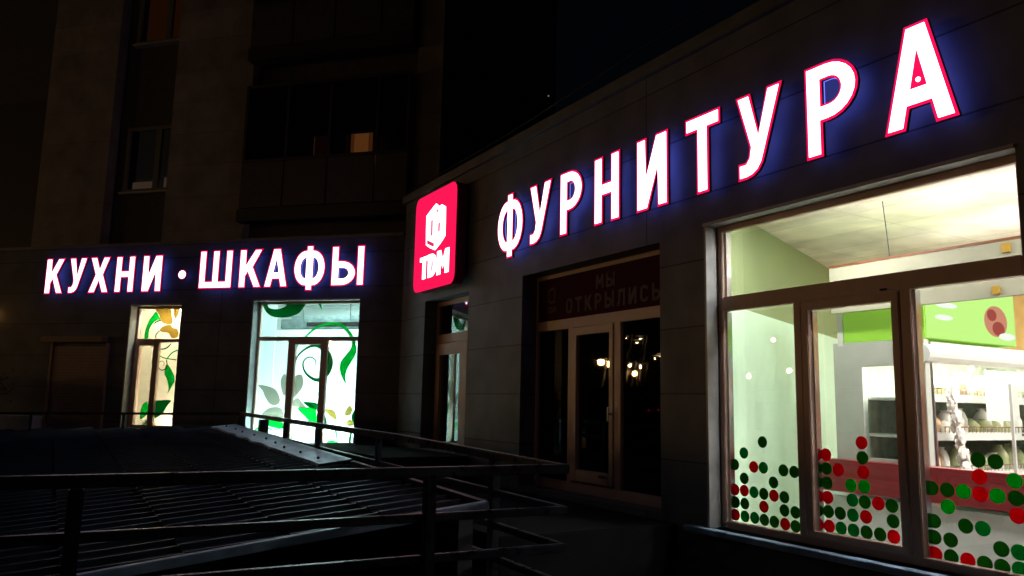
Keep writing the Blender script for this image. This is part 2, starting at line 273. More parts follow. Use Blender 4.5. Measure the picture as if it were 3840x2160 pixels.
W2= [["dark",[[-2.629,3.243],[-2.615,3.2],[-2.582,3.14],[-2.543,3.088],[-2.503,3.054],[-2.458,3.028],[-2.411,3.009],[-2.363,2.998],[-2.313,2.994],[-2.263,2.993],[-2.216,2.992],[-2.168,2.995],[-2.119,3.001],[-2.063,3.011],[-2.006,3.026],[-1.957,3.046],[-1.917,3.072],[-1.885,3.104],[-1.86,3.137],[-1.83,3.172],[-1.808,3.207],[-1.825,3.233],[-1.92,3.243],[-2.056,3.242],[-2.156,3.237],[-2.18,3.227],[-2.167,3.212],[-2.164,3.196],[-2.187,3.18],[-2.22,3.164],[-2.254,3.151],[-2.288,3.142],[-2.324,3.136],[-2.357,3.133],[-2.388,3.134],[-2.416,3.138],[-2.442,3.143],[-2.466,3.15],[-2.488,3.159],[-2.507,3.172],[-2.52,3.195],[-2.53,3.222],[-2.544,3.242],[-2.575,3.253],[-2.612,3.257]]],["mid",[[-1.601,3.23],[-1.529,3.229],[-1.501,3.106],[-1.557,3.189]]],["mid",[[-1.943,2.401],[-1.937,2.422],[-1.93,2.45],[-1.92,2.483],[-1.907,2.515],[-1.891,2.544],[-1.87,2.569],[-1.845,2.594],[-1.817,2.618],[-1.787,2.643],[-1.757,2.668],[-1.726,2.694],[-1.695,2.72],[-1.664,2.746],[-1.632,2.77],[-1.601,2.79],[-1.571,2.805],[-1.54,2.818],[-1.509,2.829],[-1.479,2.837],[-1.448,2.845],[-1.417,2.851],[-1.387,2.856],[-1.357,2.859],[-1.326,2.86],[-1.296,2.86],[-1.264,2.858],[-1.233,2.855],[-1.202,2.85],[-1.174,2.843],[-1.148,2.833],[-1.122,2.818],[-1.095,2.799],[-1.069,2.777],[-1.044,2.753],[-1.022,2.731],[-1.004,2.711],[-0.988,2.691],[-0.974,2.67],[-0.961,2.65],[-0.95,2.63],[-0.94,2.611],[-0.931,2.592],[-0.924,2.573],[-0.918,2.557],[-0.913,2.545],[-0.865,2.557],[-0.869,2.569],[-0.874,2.586],[-0.881,2.606],[-0.89,2.628],[-0.901,2.65],[-0.912,2.672],[-0.925,2.694],[-0.94,2.718],[-0.958,2.741],[-0.978,2.765],[-1.002,2.789],[-1.028,2.814],[-1.058,2.839],[-1.089,2.862],[-1.123,2.881],[-1.158,2.894],[-1.194,2.902],[-1.229,2.907],[-1.264,2.909],[-1.298,2.91],[-1.331,2.91],[-1.365,2.908],[-1.398,2.905],[-1.432,2.899],[-1.464,2.891],[-1.497,2.881],[-1.529,2.869],[-1.562,2.855],[-1.594,2.839],[-1.626,2.82],[-1.658,2.797],[-1.689,2.771],[-1.72,2.743],[-1.75,2.715],[-1.779,2.688],[-1.807,2.662],[-1.837,2.637],[-1.865,2.611],[-1.891,2.584],[-1.912,2.556],[-1.929,2.524],[-1.942,2.489],[-1.951,2.456],[-1.958,2.427],[-1.963,2.407]]],["mid",[[-0.927,2.605],[-0.908,2.593],[-0.881,2.566],[-0.86,2.533],[-0.85,2.496],[-0.845,2.453],[-0.85,2.408],[-0.868,2.362],[-0.896,2.313],[-0.924,2.266],[-0.949,2.223],[-0.975,2.182],[-0.995,2.141],[-1.007,2.099],[-1.014,2.057],[-1.017,2.017],[-1.011,1.972],[-1.001,1.93],[-1.001,1.911],[-1.02,1.93],[-1.05,1.972],[-1.076,2.016],[-1.096,2.056],[-1.112,2.098],[-1.123,2.14],[-1.126,2.182],[-1.122,2.224],[-1.11,2.265],[-1.088,2.302],[-1.057,2.338],[-1.028,2.372],[-1.001,2.404],[-0.975,2.434],[-0.954,2.462],[-0.942,2.487],[-0.934,2.51],[-0.929,2.533],[-0.929,2.562],[-0.932,2.591]]],["dark",[[-1.945,2.077],[-1.944,2.103],[-1.943,2.14],[-1.941,2.182],[-1.934,2.22],[-1.925,2.257],[-1.913,2.293],[-1.898,2.329],[-1.877,2.361],[-1.85,2.39],[-1.817,2.418],[-1.781,2.443],[-1.744,2.463],[-1.706,2.48],[-1.667,2.494],[-1.629,2.502],[-1.594,2.503],[-1.56,2.497],[-1.525,2.485],[-1.492,2.468],[-1.464,2.449],[-1.441,2.429],[-1.422,2.405],[-1.406,2.379],[-1.394,2.352],[-1.384,2.324],[-1.378,2.293],[-1.375,2.262],[-1.374,2.231],[-1.375,2.198],[-1.377,2.163],[-1.384,2.13],[-1.397,2.1],[-1.42,2.068],[-1.451,2.035],[-1.486,2.009],[-1.516,1.994],[-1.546,1.994],[-1.584,2.004],[-1.625,2.023],[-1.661,2.042],[-1.691,2.063],[-1.717,2.087],[-1.74,2.113],[-1.757,2.139],[-1.77,2.167],[-1.778,2.196],[-1.781,2.224],[-1.779,2.248],[-1.771,2.269],[-1.757,2.288],[-1.739,2.305],[-1.722,2.317],[-1.704,2.324],[-1.685,2.327],[-1.664,2.327],[-1.646,2.324],[-1.628,2.318],[-1.609,2.308],[-1.593,2.296],[-1.581,2.282],[-1.573,2.263],[-1.569,2.239],[-1.568,2.215],[-1.566,2.199],[-1.558,2.199],[-1.558,2.215],[-1.558,2.239],[-1.56,2.265],[-1.567,2.288],[-1.58,2.306],[-1.599,2.321],[-1.619,2.333],[-1.641,2.342],[-1.663,2.346],[-1.687,2.346],[-1.712,2.343],[-1.734,2.334],[-1.755,2.32],[-1.776,2.302],[-1.793,2.28],[-1.805,2.254],[-1.808,2.225],[-1.806,2.193],[-1.799,2.16],[-1.786,2.128],[-1.769,2.097],[-1.746,2.067],[-1.718,2.037],[-1.686,2.011],[-1.649,1.986],[-1.605,1.962],[-1.556,1.943],[-1.503,1.938],[-1.449,1.953],[-1.399,1.98],[-1.354,2.014],[-1.316,2.051],[-1.288,2.091],[-1.268,2.136],[-1.256,2.18],[-1.25,2.224],[-1.252,2.267],[-1.261,2.31],[-1.277,2.351],[-1.296,2.389],[-1.32,2.424],[-1.349,2.456],[-1.383,2.484],[-1.419,2.507],[-1.46,2.526],[-1.504,2.542],[-1.551,2.552],[-1.597,2.554],[-1.642,2.547],[-1.685,2.532],[-1.726,2.513],[-1.765,2.491],[-1.802,2.467],[-1.839,2.439],[-1.873,2.409],[-1.901,2.375],[-1.923,2.34],[-1.938,2.302],[-1.95,2.263],[-1.959,2.225],[-1.964,2.184],[-1.965,2.142],[-1.965,2.104],[-1.965,2.078]]],["grey",[[-2.606,1.87],[-2.566,1.874],[-2.495,1.866],[-2.428,1.854],[-2.374,1.842],[-2.323,1.825],[-2.279,1.802],[-2.245,1.771],[-2.219,1.733],[-2.199,1.696],[-2.185,1.66],[-2.178,1.626],[-2.182,1.597],[-2.2,1.572],[-2.228,1.552],[-2.26,1.542],[-2.293,1.541],[-2.33,1.549],[-2.365,1.566],[-2.397,1.596],[-2.428,1.634],[-2.456,1.673],[-2.477,1.709],[-2.495,1.746],[-2.516,1.78],[-2.554,1.815],[-2.595,1.849]]],["grey",[[-2.191,1.948],[-2.178,1.993],[-2.156,2.035],[-2.133,2.058],[-2.114,2.056],[-2.094,2.036],[-2.078,2.004],[-2.066,1.957],[-2.057,1.899],[-2.056,1.842],[-2.068,1.783],[-2.087,1.726],[-2.107,1.697],[-2.128,1.713],[-2.149,1.756],[-2.166,1.804],[-2.18,1.851],[-2.19,1.901]]],["grey",[[-1.946,2.006],[-1.908,2.036],[-1.858,2.053],[-1.817,2.052],[-1.792,2.026],[-1.776,1.981],[-1.768,1.936],[-1.77,1.894],[-1.781,1.852],[-1.8,1.81],[-1.831,1.767],[-1.87,1.724],[-1.903,1.692],[-1.928,1.668],[-1.949,1.655],[-1.962,1.664],[-1.968,1.709],[-1.968,1.777],[-1.965,1.843],[-1.964,1.903],[-1.961,1.961]]],["grey",[[-1.957,1.593],[-1.934,1.624],[-1.897,1.658],[-1.862,1.675],[-1.833,1.664],[-1.804,1.636],[-1.776,1.605],[-1.739,1.571],[-1.701,1.535],[-1.689,1.509],[-1.721,1.503],[-1.778,1.508],[-1.83,1.515],[-1.871,1.521],[-1.906,1.529],[-1.933,1.54],[-1.952,1.554],[-1.961,1.572]]],["grey",[[-2.497,1.401],[-2.473,1.431],[-2.429,1.466],[-2.38,1.494],[-2.326,1.509],[-2.268,1.516],[-2.217,1.516],[-2.177,1.507],[-2.144,1.491],[-2.121,1.464],[-2.106,1.417],[-2.1,1.361],[-2.111,1.321],[-2.143,1.314],[-2.191,1.324],[-2.245,1.336],[-2.308,1.345],[-2.377,1.356],[-2.432,1.367],[-2.47,1.376],[-2.493,1.385]]],["dark",[[-1.756,1.606],[-1.727,1.613],[-1.67,1.612],[-1.616,1.609],[-1.574,1.607],[-1.535,1.602],[-1.494,1.584],[-1.45,1.549],[-1.405,1.5],[-1.367,1.446],[-1.332,1.379],[-1.304,1.305],[-1.295,1.255],[-1.315,1.238],[-1.354,1.243],[-1.395,1.27],[-1.43,1.331],[-1.467,1.413],[-1.507,1.478],[-1.554,1.506],[-1.604,1.515],[-1.65,1.528],[-1.698,1.555],[-1.74,1.584]]],["mid",[[-1.85,1.502],[-1.819,1.518],[-1.753,1.52],[-1.69,1.52],[-1.639,1.525],[-1.589,1.529],[-1.55,1.52],[-1.525,1.492],[-1.509,1.451],[-1.499,1.408],[-1.49,1.358],[-1.486,1.305],[-1.494,1.267],[-1.519,1.252],[-1.555,1.252],[-1.593,1.264],[-1.626,1.29],[-1.661,1.327],[-1.7,1.368],[-1.758,1.414],[-1.821,1.465]]],["mid",[[-2.406,1.296],[-2.322,1.296],[-2.204,1.286],[-2.117,1.268],[-2.084,1.237],[-2.081,1.197],[-2.1,1.171],[-2.146,1.166],[-2.213,1.173],[-2.274,1.183],[-2.321,1.194],[-2.361,1.208],[-2.39,1.225],[-2.414,1.25],[-2.427,1.278]]],["mid",[[-2.653,1.099],[-2.633,1.108],[-2.606,1.123],[-2.574,1.139],[-2.542,1.153],[-2.515,1.163],[-2.491,1.169],[-2.468,1.173],[-2.445,1.175],[-2.423,1.175],[-2.4,1.173],[-2.379,1.167],[-2.356,1.156],[-2.331,1.143],[-2.302,1.132],[-2.27,1.128],[-2.234,1.134],[-2.194,1.145],[-2.154,1.159],[-2.121,1.172],[-2.097,1.18],[-2.105,1.197],[-2.129,1.189],[-2.163,1.176],[-2.202,1.164],[-2.24,1.154],[-2.271,1.15],[-2.296,1.153],[-2.319,1.163],[-2.343,1.176],[-2.368,1.189],[-2.395,1.197],[-2.422,1.201],[-2.447,1.202],[-2.473,1.2],[-2.499,1.196],[-2.527,1.19],[-2.557,1.178],[-2.59,1.163],[-2.622,1.146],[-2.649,1.13],[-2.668,1.12]]],["mid",[[-2.004,1.217],[-2.002,1.202],[-2.001,1.182],[-1.999,1.158],[-1.995,1.132],[-1.989,1.107],[-1.979,1.083],[-1.966,1.059],[-1.952,1.036],[-1.939,1.017],[-1.931,1.003],[-1.901,1.014],[-1.907,1.028],[-1.915,1.049],[-1.924,1.073],[-1.932,1.097],[-1.939,1.118],[-1.944,1.139],[-1.949,1.162],[-1.953,1.185],[-1.957,1.206],[-1.959,1.22]]],["tan",[[-1.37,1.499],[-1.333,1.508],[-1.267,1.505],[-1.212,1.494],[-1.181,1.473],[-1.161,1.445],[-1.148,1.416],[-1.141,1.385],[-1.141,1.354],[-1.153,1.338],[-1.183,1.345],[-1.224,1.368],[-1.265,1.396],[-1.31,1.431],[-1.355,1.471]]],["tan",[[-1.004,1.464],[-0.984,1.502],[-0.952,1.545],[-0.923,1.57],[-0.901,1.564],[-0.882,1.538],[-0.871,1.51],[-0.871,1.481],[-0.88,1.448],[-0.895,1.423],[-0.922,1.408],[-0.955,1.401],[-0.981,1.403],[-0.998,1.416],[-1.007,1.437]]],["tan",[[-0.974,1.281],[-0.963,1.308],[-0.938,1.339],[-0.911,1.353],[-0.879,1.337],[-0.844,1.305],[-0.829,1.277],[-0.846,1.259],[-0.881,1.245],[-0.914,1.24],[-0.94,1.247],[-0.964,1.262]]],["dark",[[-0.868,1.449],[-0.852,1.477],[-0.832,1.5],[-0.818,1.494],[-0.811,1.433],[-0.808,1.344],[-0.814,1.286],[-0.834,1.287],[-0.862,1.319],[-0.882,1.353],[-0.884,1.385],[-0.878,1.42]]],["dark",[[-1.175,1.185],[-1.17,1.169],[-1.162,1.146],[-1.153,1.12],[-1.144,1.092],[-1.137,1.067],[-1.13,1.041],[-1.123,1.013],[-1.117,0.987],[-1.112,0.964],[-1.108,0.947],[-1.093,0.949],[-1.095,0.966],[-1.098,0.989],[-1.102,1.016],[-1.106,1.044],[-1.11,1.071],[-1.115,1.097],[-1.12,1.126],[-1.125,1.153],[-1.13,1.177],[-1.133,1.193]]],["mid",[[-0.981,1.125],[-0.979,1.113],[-0.978,1.096],[-0.975,1.077],[-0.972,1.057],[-0.968,1.038],[-0.962,1.019],[-0.954,0.999],[-0.946,0.98],[-0.939,0.963],[-0.934,0.952],[-0.919,0.957],[-0.924,0.968],[-0.931,0.985],[-0.939,1.003],[-0.947,1.023],[-0.953,1.041],[-0.957,1.059],[-0.961,1.079],[-0.965,1.098],[-0.967,1.114],[-0.969,1.126]]],["dark",[[-0.873,1.183],[-0.878,1.169],[-0.885,1.15],[-0.893,1.128],[-0.901,1.103],[-0.906,1.079],[-0.909,1.053],[-0.911,1.025],[-0.912,0.997],[-0.912,0.973],[-0.913,0.956],[-0.871,0.955],[-0.87,0.971],[-0.869,0.995],[-0.867,1.022],[-0.866,1.05],[-0.864,1.074],[-0.862,1.097],[-0.859,1.121],[-0.856,1.144],[-0.853,1.164],[-0.851,1.178]]],["mid",[[-1.298,0.985],[-1.272,0.999],[-1.226,1.011],[-1.183,1.015],[-1.138,1.002],[-1.096,0.98],[-1.082,0.963],[-1.118,0.953],[-1.183,0.947],[-1.237,0.947],[-1.271,0.956],[-1.294,0.971]]]]
W1= [["mid",[[-4.733,3.12],[-4.697,3.081],[-4.658,3.019],[-4.637,2.973],[-4.644,2.965],[-4.667,2.973],[-4.695,2.973],[-4.725,2.957],[-4.76,2.934],[-4.791,2.906],[-4.815,2.874],[-4.834,2.839],[-4.849,2.799],[-4.854,2.748],[-4.854,2.692],[-4.861,2.653],[-4.885,2.637],[-4.915,2.637],[-4.937,2.653],[-4.942,2.691],[-4.938,2.745],[-4.93,2.799],[-4.916,2.853],[-4.897,2.907],[-4.877,2.955],[-4.855,2.993],[-4.831,3.024],[-4.806,3.052],[-4.783,3.085],[-4.759,3.114]]],["dark",[[-4.637,2.973],[-4.624,2.953],[-4.702,2.93],[-4.777,2.886],[-4.747,2.931],[-4.694,2.965]]],["tan",[[-4.763,3.193],[-4.684,3.207],[-4.56,3.206],[-4.465,3.189],[-4.429,3.152],[-4.419,3.1],[-4.412,3.049],[-4.396,2.999],[-4.381,2.949],[-4.381,2.913],[-4.399,2.896],[-4.432,2.892],[-4.469,2.894],[-4.516,2.9],[-4.567,2.913],[-4.61,2.934],[-4.634,2.966],[-4.649,3.007],[-4.668,3.051],[-4.712,3.102],[-4.759,3.155]]],["tan",[[-4.641,2.788],[-4.627,2.813],[-4.595,2.843],[-4.558,2.866],[-4.513,2.879],[-4.464,2.885],[-4.423,2.884],[-4.402,2.871],[-4.389,2.849],[-4.372,2.832],[-4.343,2.827],[-4.309,2.826],[-4.281,2.816],[-4.262,2.788],[-4.25,2.752],[-4.244,2.72],[-4.244,2.696],[-4.249,2.676],[-4.265,2.662],[-4.297,2.652],[-4.339,2.647],[-4.377,2.653],[-4.404,2.677],[-4.427,2.712],[-4.454,2.74],[-4.491,2.749],[-4.532,2.751],[-4.569,2.755],[-4.602,2.763],[-4.63,2.774]]],["tan",[[-4.397,3.188],[-4.363,3.207],[-4.31,3.204],[-4.272,3.187],[-4.263,3.154],[-4.27,3.108],[-4.283,3.067],[-4.301,3.028],[-4.325,2.994],[-4.347,2.99],[-4.371,3.043],[-4.394,3.127]]],["dark",[[-4.697,2.653],[-4.697,2.662],[-4.698,2.674],[-4.698,2.687],[-4.697,2.701],[-4.693,2.713],[-4.684,2.725],[-4.67,2.739],[-4.655,2.752],[-4.642,2.764],[-4.632,2.772],[-4.648,2.785],[-4.657,2.777],[-4.671,2.765],[-4.687,2.751],[-4.701,2.736],[-4.712,2.721],[-4.717,2.706],[-4.719,2.69],[-4.719,2.675],[-4.718,2.662],[-4.717,2.654]]],["dark",[[-4.632,2.462],[-4.619,2.46],[-4.602,2.456],[-4.58,2.452],[-4.558,2.449],[-4.536,2.449],[-4.517,2.452],[-4.497,2.456],[-4.478,2.462],[-4.46,2.47],[-4.442,2.48],[-4.425,2.494],[-4.409,2.51],[-4.393,2.527],[-4.381,2.542],[-4.372,2.552],[-4.386,2.562],[-4.396,2.553],[-4.41,2.539],[-4.427,2.524],[-4.444,2.51],[-4.46,2.499],[-4.475,2.491],[-4.492,2.484],[-4.508,2.479],[-4.525,2.475],[-4.541,2.472],[-4.559,2.471],[-4.579,2.472],[-4.599,2.474],[-4.617,2.476],[-4.63,2.478]]],["mid",[[-4.636,2.358],[-4.62,2.35],[-4.599,2.338],[-4.573,2.324],[-4.54,2.31],[-4.503,2.298],[-4.454,2.289],[-4.396,2.282],[-4.335,2.275],[-4.282,2.269],[-4.246,2.265],[-4.244,2.284],[-4.281,2.288],[-4.334,2.294],[-4.394,2.301],[-4.452,2.308],[-4.498,2.317],[-4.533,2.327],[-4.564,2.339],[-4.59,2.352],[-4.611,2.363],[-4.627,2.371]]],["mid",[[-4.427,2.293],[-4.416,2.306],[-4.4,2.326],[-4.382,2.348],[-4.362,2.369],[-4.343,2.386],[-4.321,2.399],[-4.294,2.411],[-4.267,2.421],[-4.243,2.429],[-4.226,2.436],[-4.239,2.457],[-4.256,2.45],[-4.279,2.442],[-4.307,2.431],[-4.335,2.418],[-4.36,2.402],[-4.381,2.383],[-4.402,2.361],[-4.42,2.338],[-4.435,2.318],[-4.446,2.304]]],["dark",[[-4.462,2.278],[-4.457,2.26],[-4.45,2.235],[-4.444,2.208],[-4.443,2.185],[-4.447,2.166],[-4.455,2.147],[-4.465,2.13],[-4.477,2.119],[-4.492,2.111],[-4.51,2.106],[-4.529,2.105],[-4.544,2.107],[-4.558,2.114],[-4.572,2.126],[-4.584,2.141],[-4.592,2.156],[-4.595,2.172],[-4.595,2.19],[-4.592,2.207],[-4.587,2.221],[-4.578,2.232],[-4.566,2.242],[-4.552,2.248],[-4.541,2.25],[-4.529,2.246],[-4.515,2.238],[-4.502,2.227],[-4.495,2.217],[-4.494,2.207],[-4.499,2.195],[-4.505,2.184],[-4.509,2.176],[-4.501,2.172],[-4.496,2.18],[-4.489,2.192],[-4.484,2.205],[-4.484,2.219],[-4.493,2.232],[-4.507,2.245],[-4.523,2.256],[-4.54,2.261],[-4.558,2.259],[-4.575,2.252],[-4.59,2.241],[-4.601,2.228],[-4.608,2.212],[-4.612,2.192],[-4.613,2.171],[-4.609,2.152],[-4.6,2.134],[-4.586,2.117],[-4.57,2.102],[-4.55,2.091],[-4.528,2.087],[-4.505,2.088],[-4.481,2.094],[-4.462,2.104],[-4.446,2.119],[-4.434,2.138],[-4.425,2.16],[-4.42,2.183],[-4.422,2.209],[-4.429,2.237],[-4.437,2.263],[-4.443,2.281]]],["mid",[[-4.433,2.203],[-4.391,2.174],[-4.337,2.112],[-4.295,2.052],[-4.27,2.006],[-4.257,1.961],[-4.252,1.921],[-4.259,1.888],[-4.274,1.859],[-4.294,1.826],[-4.322,1.776],[-4.354,1.721],[-4.375,1.693],[-4.374,1.705],[-4.362,1.743],[-4.358,1.787],[-4.368,1.834],[-4.386,1.888],[-4.407,1.937],[-4.432,1.976],[-4.459,2.011],[-4.474,2.05],[-4.472,2.11],[-4.458,2.173]]],["dark",[[-4.659,1.546],[-4.634,1.575],[-4.593,1.577],[-4.538,1.577],[-4.454,1.585],[-4.356,1.591],[-4.293,1.585],[-4.291,1.561],[-4.325,1.526],[-4.361,1.486],[-4.387,1.442],[-4.415,1.395],[-4.448,1.353],[-4.489,1.32],[-4.535,1.294],[-4.575,1.275],[-4.603,1.259],[-4.625,1.251],[-4.642,1.273],[-4.657,1.353],[-4.666,1.463]]],["mid",[[-4.761,1.544],[-4.745,1.508],[-4.736,1.453],[-4.735,1.403],[-4.743,1.366],[-4.759,1.335],[-4.781,1.308],[-4.816,1.277],[-4.858,1.251],[-4.889,1.248],[-4.9,1.284],[-4.899,1.344],[-4.894,1.399],[-4.884,1.443],[-4.869,1.483],[-4.849,1.514],[-4.821,1.536],[-4.787,1.549]]]]
MT['meatc']=emis('meat_picture_red',(.85,.35,.22),.9); MT['meatd']=emis('meat_picture_dark',(.5,.10,.08),.9)
MT['lampdif']=emis('ceiling_diffuser',(1,.96,.93),105.0); MT['lampf']=emis('fridge_strip_light',(1,.97,.9),120.0); LAMP_W='lampdif'; LAMP_F='lampf'
MT['towerdark2']=mat('dark_panel',(.03,.03,.035),.6,noise=.15); MT['towerpanel']=mat('balcony_panel',(.065,.065,.075),.5,noise=.2)
MT['lacelit']=mat('pale_half_curtain',(.5,.5,.47),.9,noise=.6,nscale=40,emit=(.55,.5,.42),es=.5); MT['lacedim']=mat('dim_curtain',(.2,.2,.18),.9,noise=.4,nscale=9,emit=(.4,.42,.36),es=.06)
MT['dimred']=emis('dim_red_curtain',(.35,.06,.04),.07); MT['dimedge']=emis('curtain_edge_light',(.7,.4,.4),.2)
MT['ductgrey']=mat('grey_duct',(.16,.19,.19),.6,noise=.3); MT['L2']=emis('cool_strip_light',(.62,1.0,.95),330); MT['L2b']=emis('cool_ceiling_light',(.62,1.0,.95),60); MT['L2c']=emis('cool_rear_light',(.62,1.0,.95),30); MT['L1']=emis('warm_strip_light',(1.0,.92,.74),165)
MT['shutterlight']=mat('shutter_box_paint',(.26,.18,.14),.5,noise=.1); MT['orangelamp']=emis('orange_globe',(1,.45,.1),3); MT['flashdark']=mat('dull_flashing',(.12,.13,.14),.5,.4,noise=.3); MT['mastlamp']=emis('faint_lamp',(.8,.9,1),.16)
MT['letterside']=mat('letter_tray',(.03,.03,.06),.5); MT['redlens']=mat('red_lens',(.3,.01,.01),.3)
for k,c in (('gd',(.04,.19,.025)),('gt',(.0,.30,.09)),('gG',(.0,.42,.06)),('rd',(.60,.0,.03))): MT[k]=film('sticker_'+k,c,.12)
MT['uplight']=emis('cove_and_added_strip',(1,.94,.92),27); MT['towerframe']=mat('grey_window_frame',(.17,.18,.18),.5,noise=.1)
MT['fback']=mat('grey_green_lining',(.24,.27,.20),.6,noise=.35,nscale=9)
MARK=((-2.914,-6.985,1.575),(-2.568,-6.985,1.588)); EXL=((-25.23,-25.26,4.01),(-12.18,-33.97,4.0),(-19.1,-29.77,5.52))
MT['litcur']=emis('lit_curtain_cloth',(.7,.28,.08),.42)
# ------------------------------------------------------------ ground, landing
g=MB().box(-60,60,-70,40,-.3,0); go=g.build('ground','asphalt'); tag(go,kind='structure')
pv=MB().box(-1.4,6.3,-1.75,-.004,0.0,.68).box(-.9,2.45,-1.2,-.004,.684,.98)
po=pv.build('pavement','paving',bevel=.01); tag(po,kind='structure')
# ------------------------------------------------------------ right wing (frame: x along the facade, -y outward)
shop=thing('shop_building','long grey clad shop wing on the right, its fascia carrying the hardware letters','building',(6,0,0))
BIG=(6.675,9.165,.70,3.19); AWN=(3.66,6.08,.74,3.14); DOR=(.88,2.29,1.0,3.12)
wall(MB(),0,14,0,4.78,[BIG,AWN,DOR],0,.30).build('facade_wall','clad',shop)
MB().box(-.06,14,-.045,.36,4.784,4.91).build('parapet_cap','cap',shop,bevel=.006)
MB().box(.0,14,.30,9,4.5,4.6).box(13.7,14,.3,9,0,4.5).build('roof','cap',shop)
# reveals
rv=MB()
for (a,b,c,d) in (BIG,):
    rv.box(a-.012,a+.012,-.02,.10,c,d).box(a-.03,b,-.018,.10,d-.012,d+.014)
rv.build('opening_trim','grey_metal',shop)
MB().box(6.45,9.9,-.09,.10,.655,.70).build('window_sill','flash',shop,bevel=.005)
def dots(parent,key,y):
    proto={}
    for (x,z,c) in DOTS[key]:
        if c not in PROT:
            m={'g':'gd','t':'gt','G':'gG','r':'rd'}[c]
            o=poly([arc(0,0,.046,.045,0,350,27)],-.0015,.0015,'dot_sticker',m,None); PROT[c]=o
        else:
            o=PROT[c].copy(); S.collection.objects.link(o)
        b=parent['_b']; o.parent=parent; o.location=(x-b[0],y-b[1],z-b[2])
PROT={}
win=MB().box(6.68,9.16,.115,.165,3.13,3.19)           # frame of the large window
win.box(6.68,6.735,.115,.185,.72,3.13).box(9.10,9.165,.115,.185,.72,3.13)
win.box(6.735,9.10,.115,.185,2.455,2.575).box(6.735,9.10,.115,.185,.70,.755)
win.box(7.455,7.525,.115,.185,.755,2.455).box(8.325,8.40,.115,.185,.755,2.455)
wf=win.build('shop_window','white_pvc',shop,bevel=.006)
sash=MB().box(7.53,8.32,.105,.175,2.385,2.45).box(7.53,8.32,.105,.175,.758,.80).box(7.53,7.592,.105,.175,.80,2.385).box(8.262,8.32,.105,.175,.80,2.385)
sash.build('sash','white_pvc',wf,bevel=.006)
bead=MB()
for a in (6.742,8.405): bead.box(a,a+.012,.15,.2,.76,2.45)
bead.box(6.742,6.754,.15,.2,2.58,3.125).box(7.594,7.606,.15,.2,.8,2.38)
bead.build('glazing_bead','chrome',wf)
for (a,b,c,d) in ((6.735,9.10,2.575,3.13),(6.735,7.455,.755,2.455),(7.592,8.262,.80,2.385),(8.40,9.10,.755,2.455)):
    MB().box(a,b,.198,.202,c,d).build('pane','glass',wf)
MB().box(8.20,8.245,.09,.104,2.462,2.474).build('vent_catch','black',wf)
for k in 'abc': dots(wf,k,.192)
# ---- shop front with the dark red banner
fr=MB().box(3.66,6.08,.20,.27,3.09,3.14).box(3.66,3.70,.20,.27,.78,3.09).box(6.03,6.08,.20,.27,.78,3.09)
fr.box(3.70,6.03,.20,.27,2.49,2.60).box(4.33,4.41,.20,.27,.84,2.49).box(5.15,5.26,.20,.27,.84,2.49).box(3.70,6.03,.20,.27,.74,.84)
sf=fr.build('shopfront','white_pvc',shop,bevel=.006)
d=MB().box(4.415,5.145,.19,.25,2.40,2.485).box(4.415,4.50,.19,.25,.86,2.40).box(5.075,5.145,.19,.25,.86,2.40).box(4.50,5.075,.19,.25,.86,.98)
dr=d.build('door','white_pvc',sf,bevel=.006)
for (a,b,c,dd) in ((3.70,4.33,.84,2.49),(4.50,5.075,.98,2.40),(5.26,6.03,.84,2.49)): MB().box(a,b,.235,.24,c,dd).build('pane','glassd',sf)
MB().box(3.70,6.03,.212,.218,2.60,3.09).build('banner','banner',sf)
def text(s,x0,z0,h,widths,gap,y,m,parent,name='lettering',st=.2):
    x=x0; cs=[]
    for ch,wd in zip(s,widths):
        cs+=place(glyph(ch,wd/h,st),x,z0,h); x+=wd+gap
    return poly(cs,y,y+.004,name,m,parent)
text('МЫ',4.83,2.87,.15,(.13,.145),.045,.206,'btext',sf)
text('ОТКРЫЛИСЬ',4.27,2.655,.17,(.125,.125,.125,.12,.155,.125,.125,.12,.12),.055,.206,'btext',sf)
eb=[(3.90,2.83),(3.97,2.79),(4.05,2.81),(4.06,2.95),(3.99,2.99),(3.91,2.96)]
ei=[(3.925,2.845),(3.97,2.82),(4.03,2.835),(4.035,2.94),(3.99,2.96),(3.93,2.94)]
poly([eb,ei[::-1]],.206,.21,'emblem','btext',sf)
text('ТDМ',3.89,2.69,.075,(.05,.05,.06),.012,.206,'btext',sf)
MB().sphere((5.98,.24,2.98),.10,12,8,(1,.1,.9)).build('balloon_print','btext',sf,smooth=True)
# rows of thin dark bars behind the side panes
pr=MB(); pq=MB()
for i in range(10):
    z=2.3-i*.14
    pr.box(5.36,5.92-.05*(i%3),.245,.247,z,z+.045); pq.box(3.78,4.25-.04*(i%2),.245,.247,z-.03,z+.02)
pr.build('pane_rows','darkwall',sf); pq.build('pane_rows','darkwall',sf)
MB().box(5.115,5.135,.14,.15,1.5,1.64).box(5.118,5.132,.148,.19,1.56,1.58).build('door_handle','grey_metal',dr)
MB().box(4.95,5.06,.16,.19,.93,.955).build('door_stop','chrome',dr)
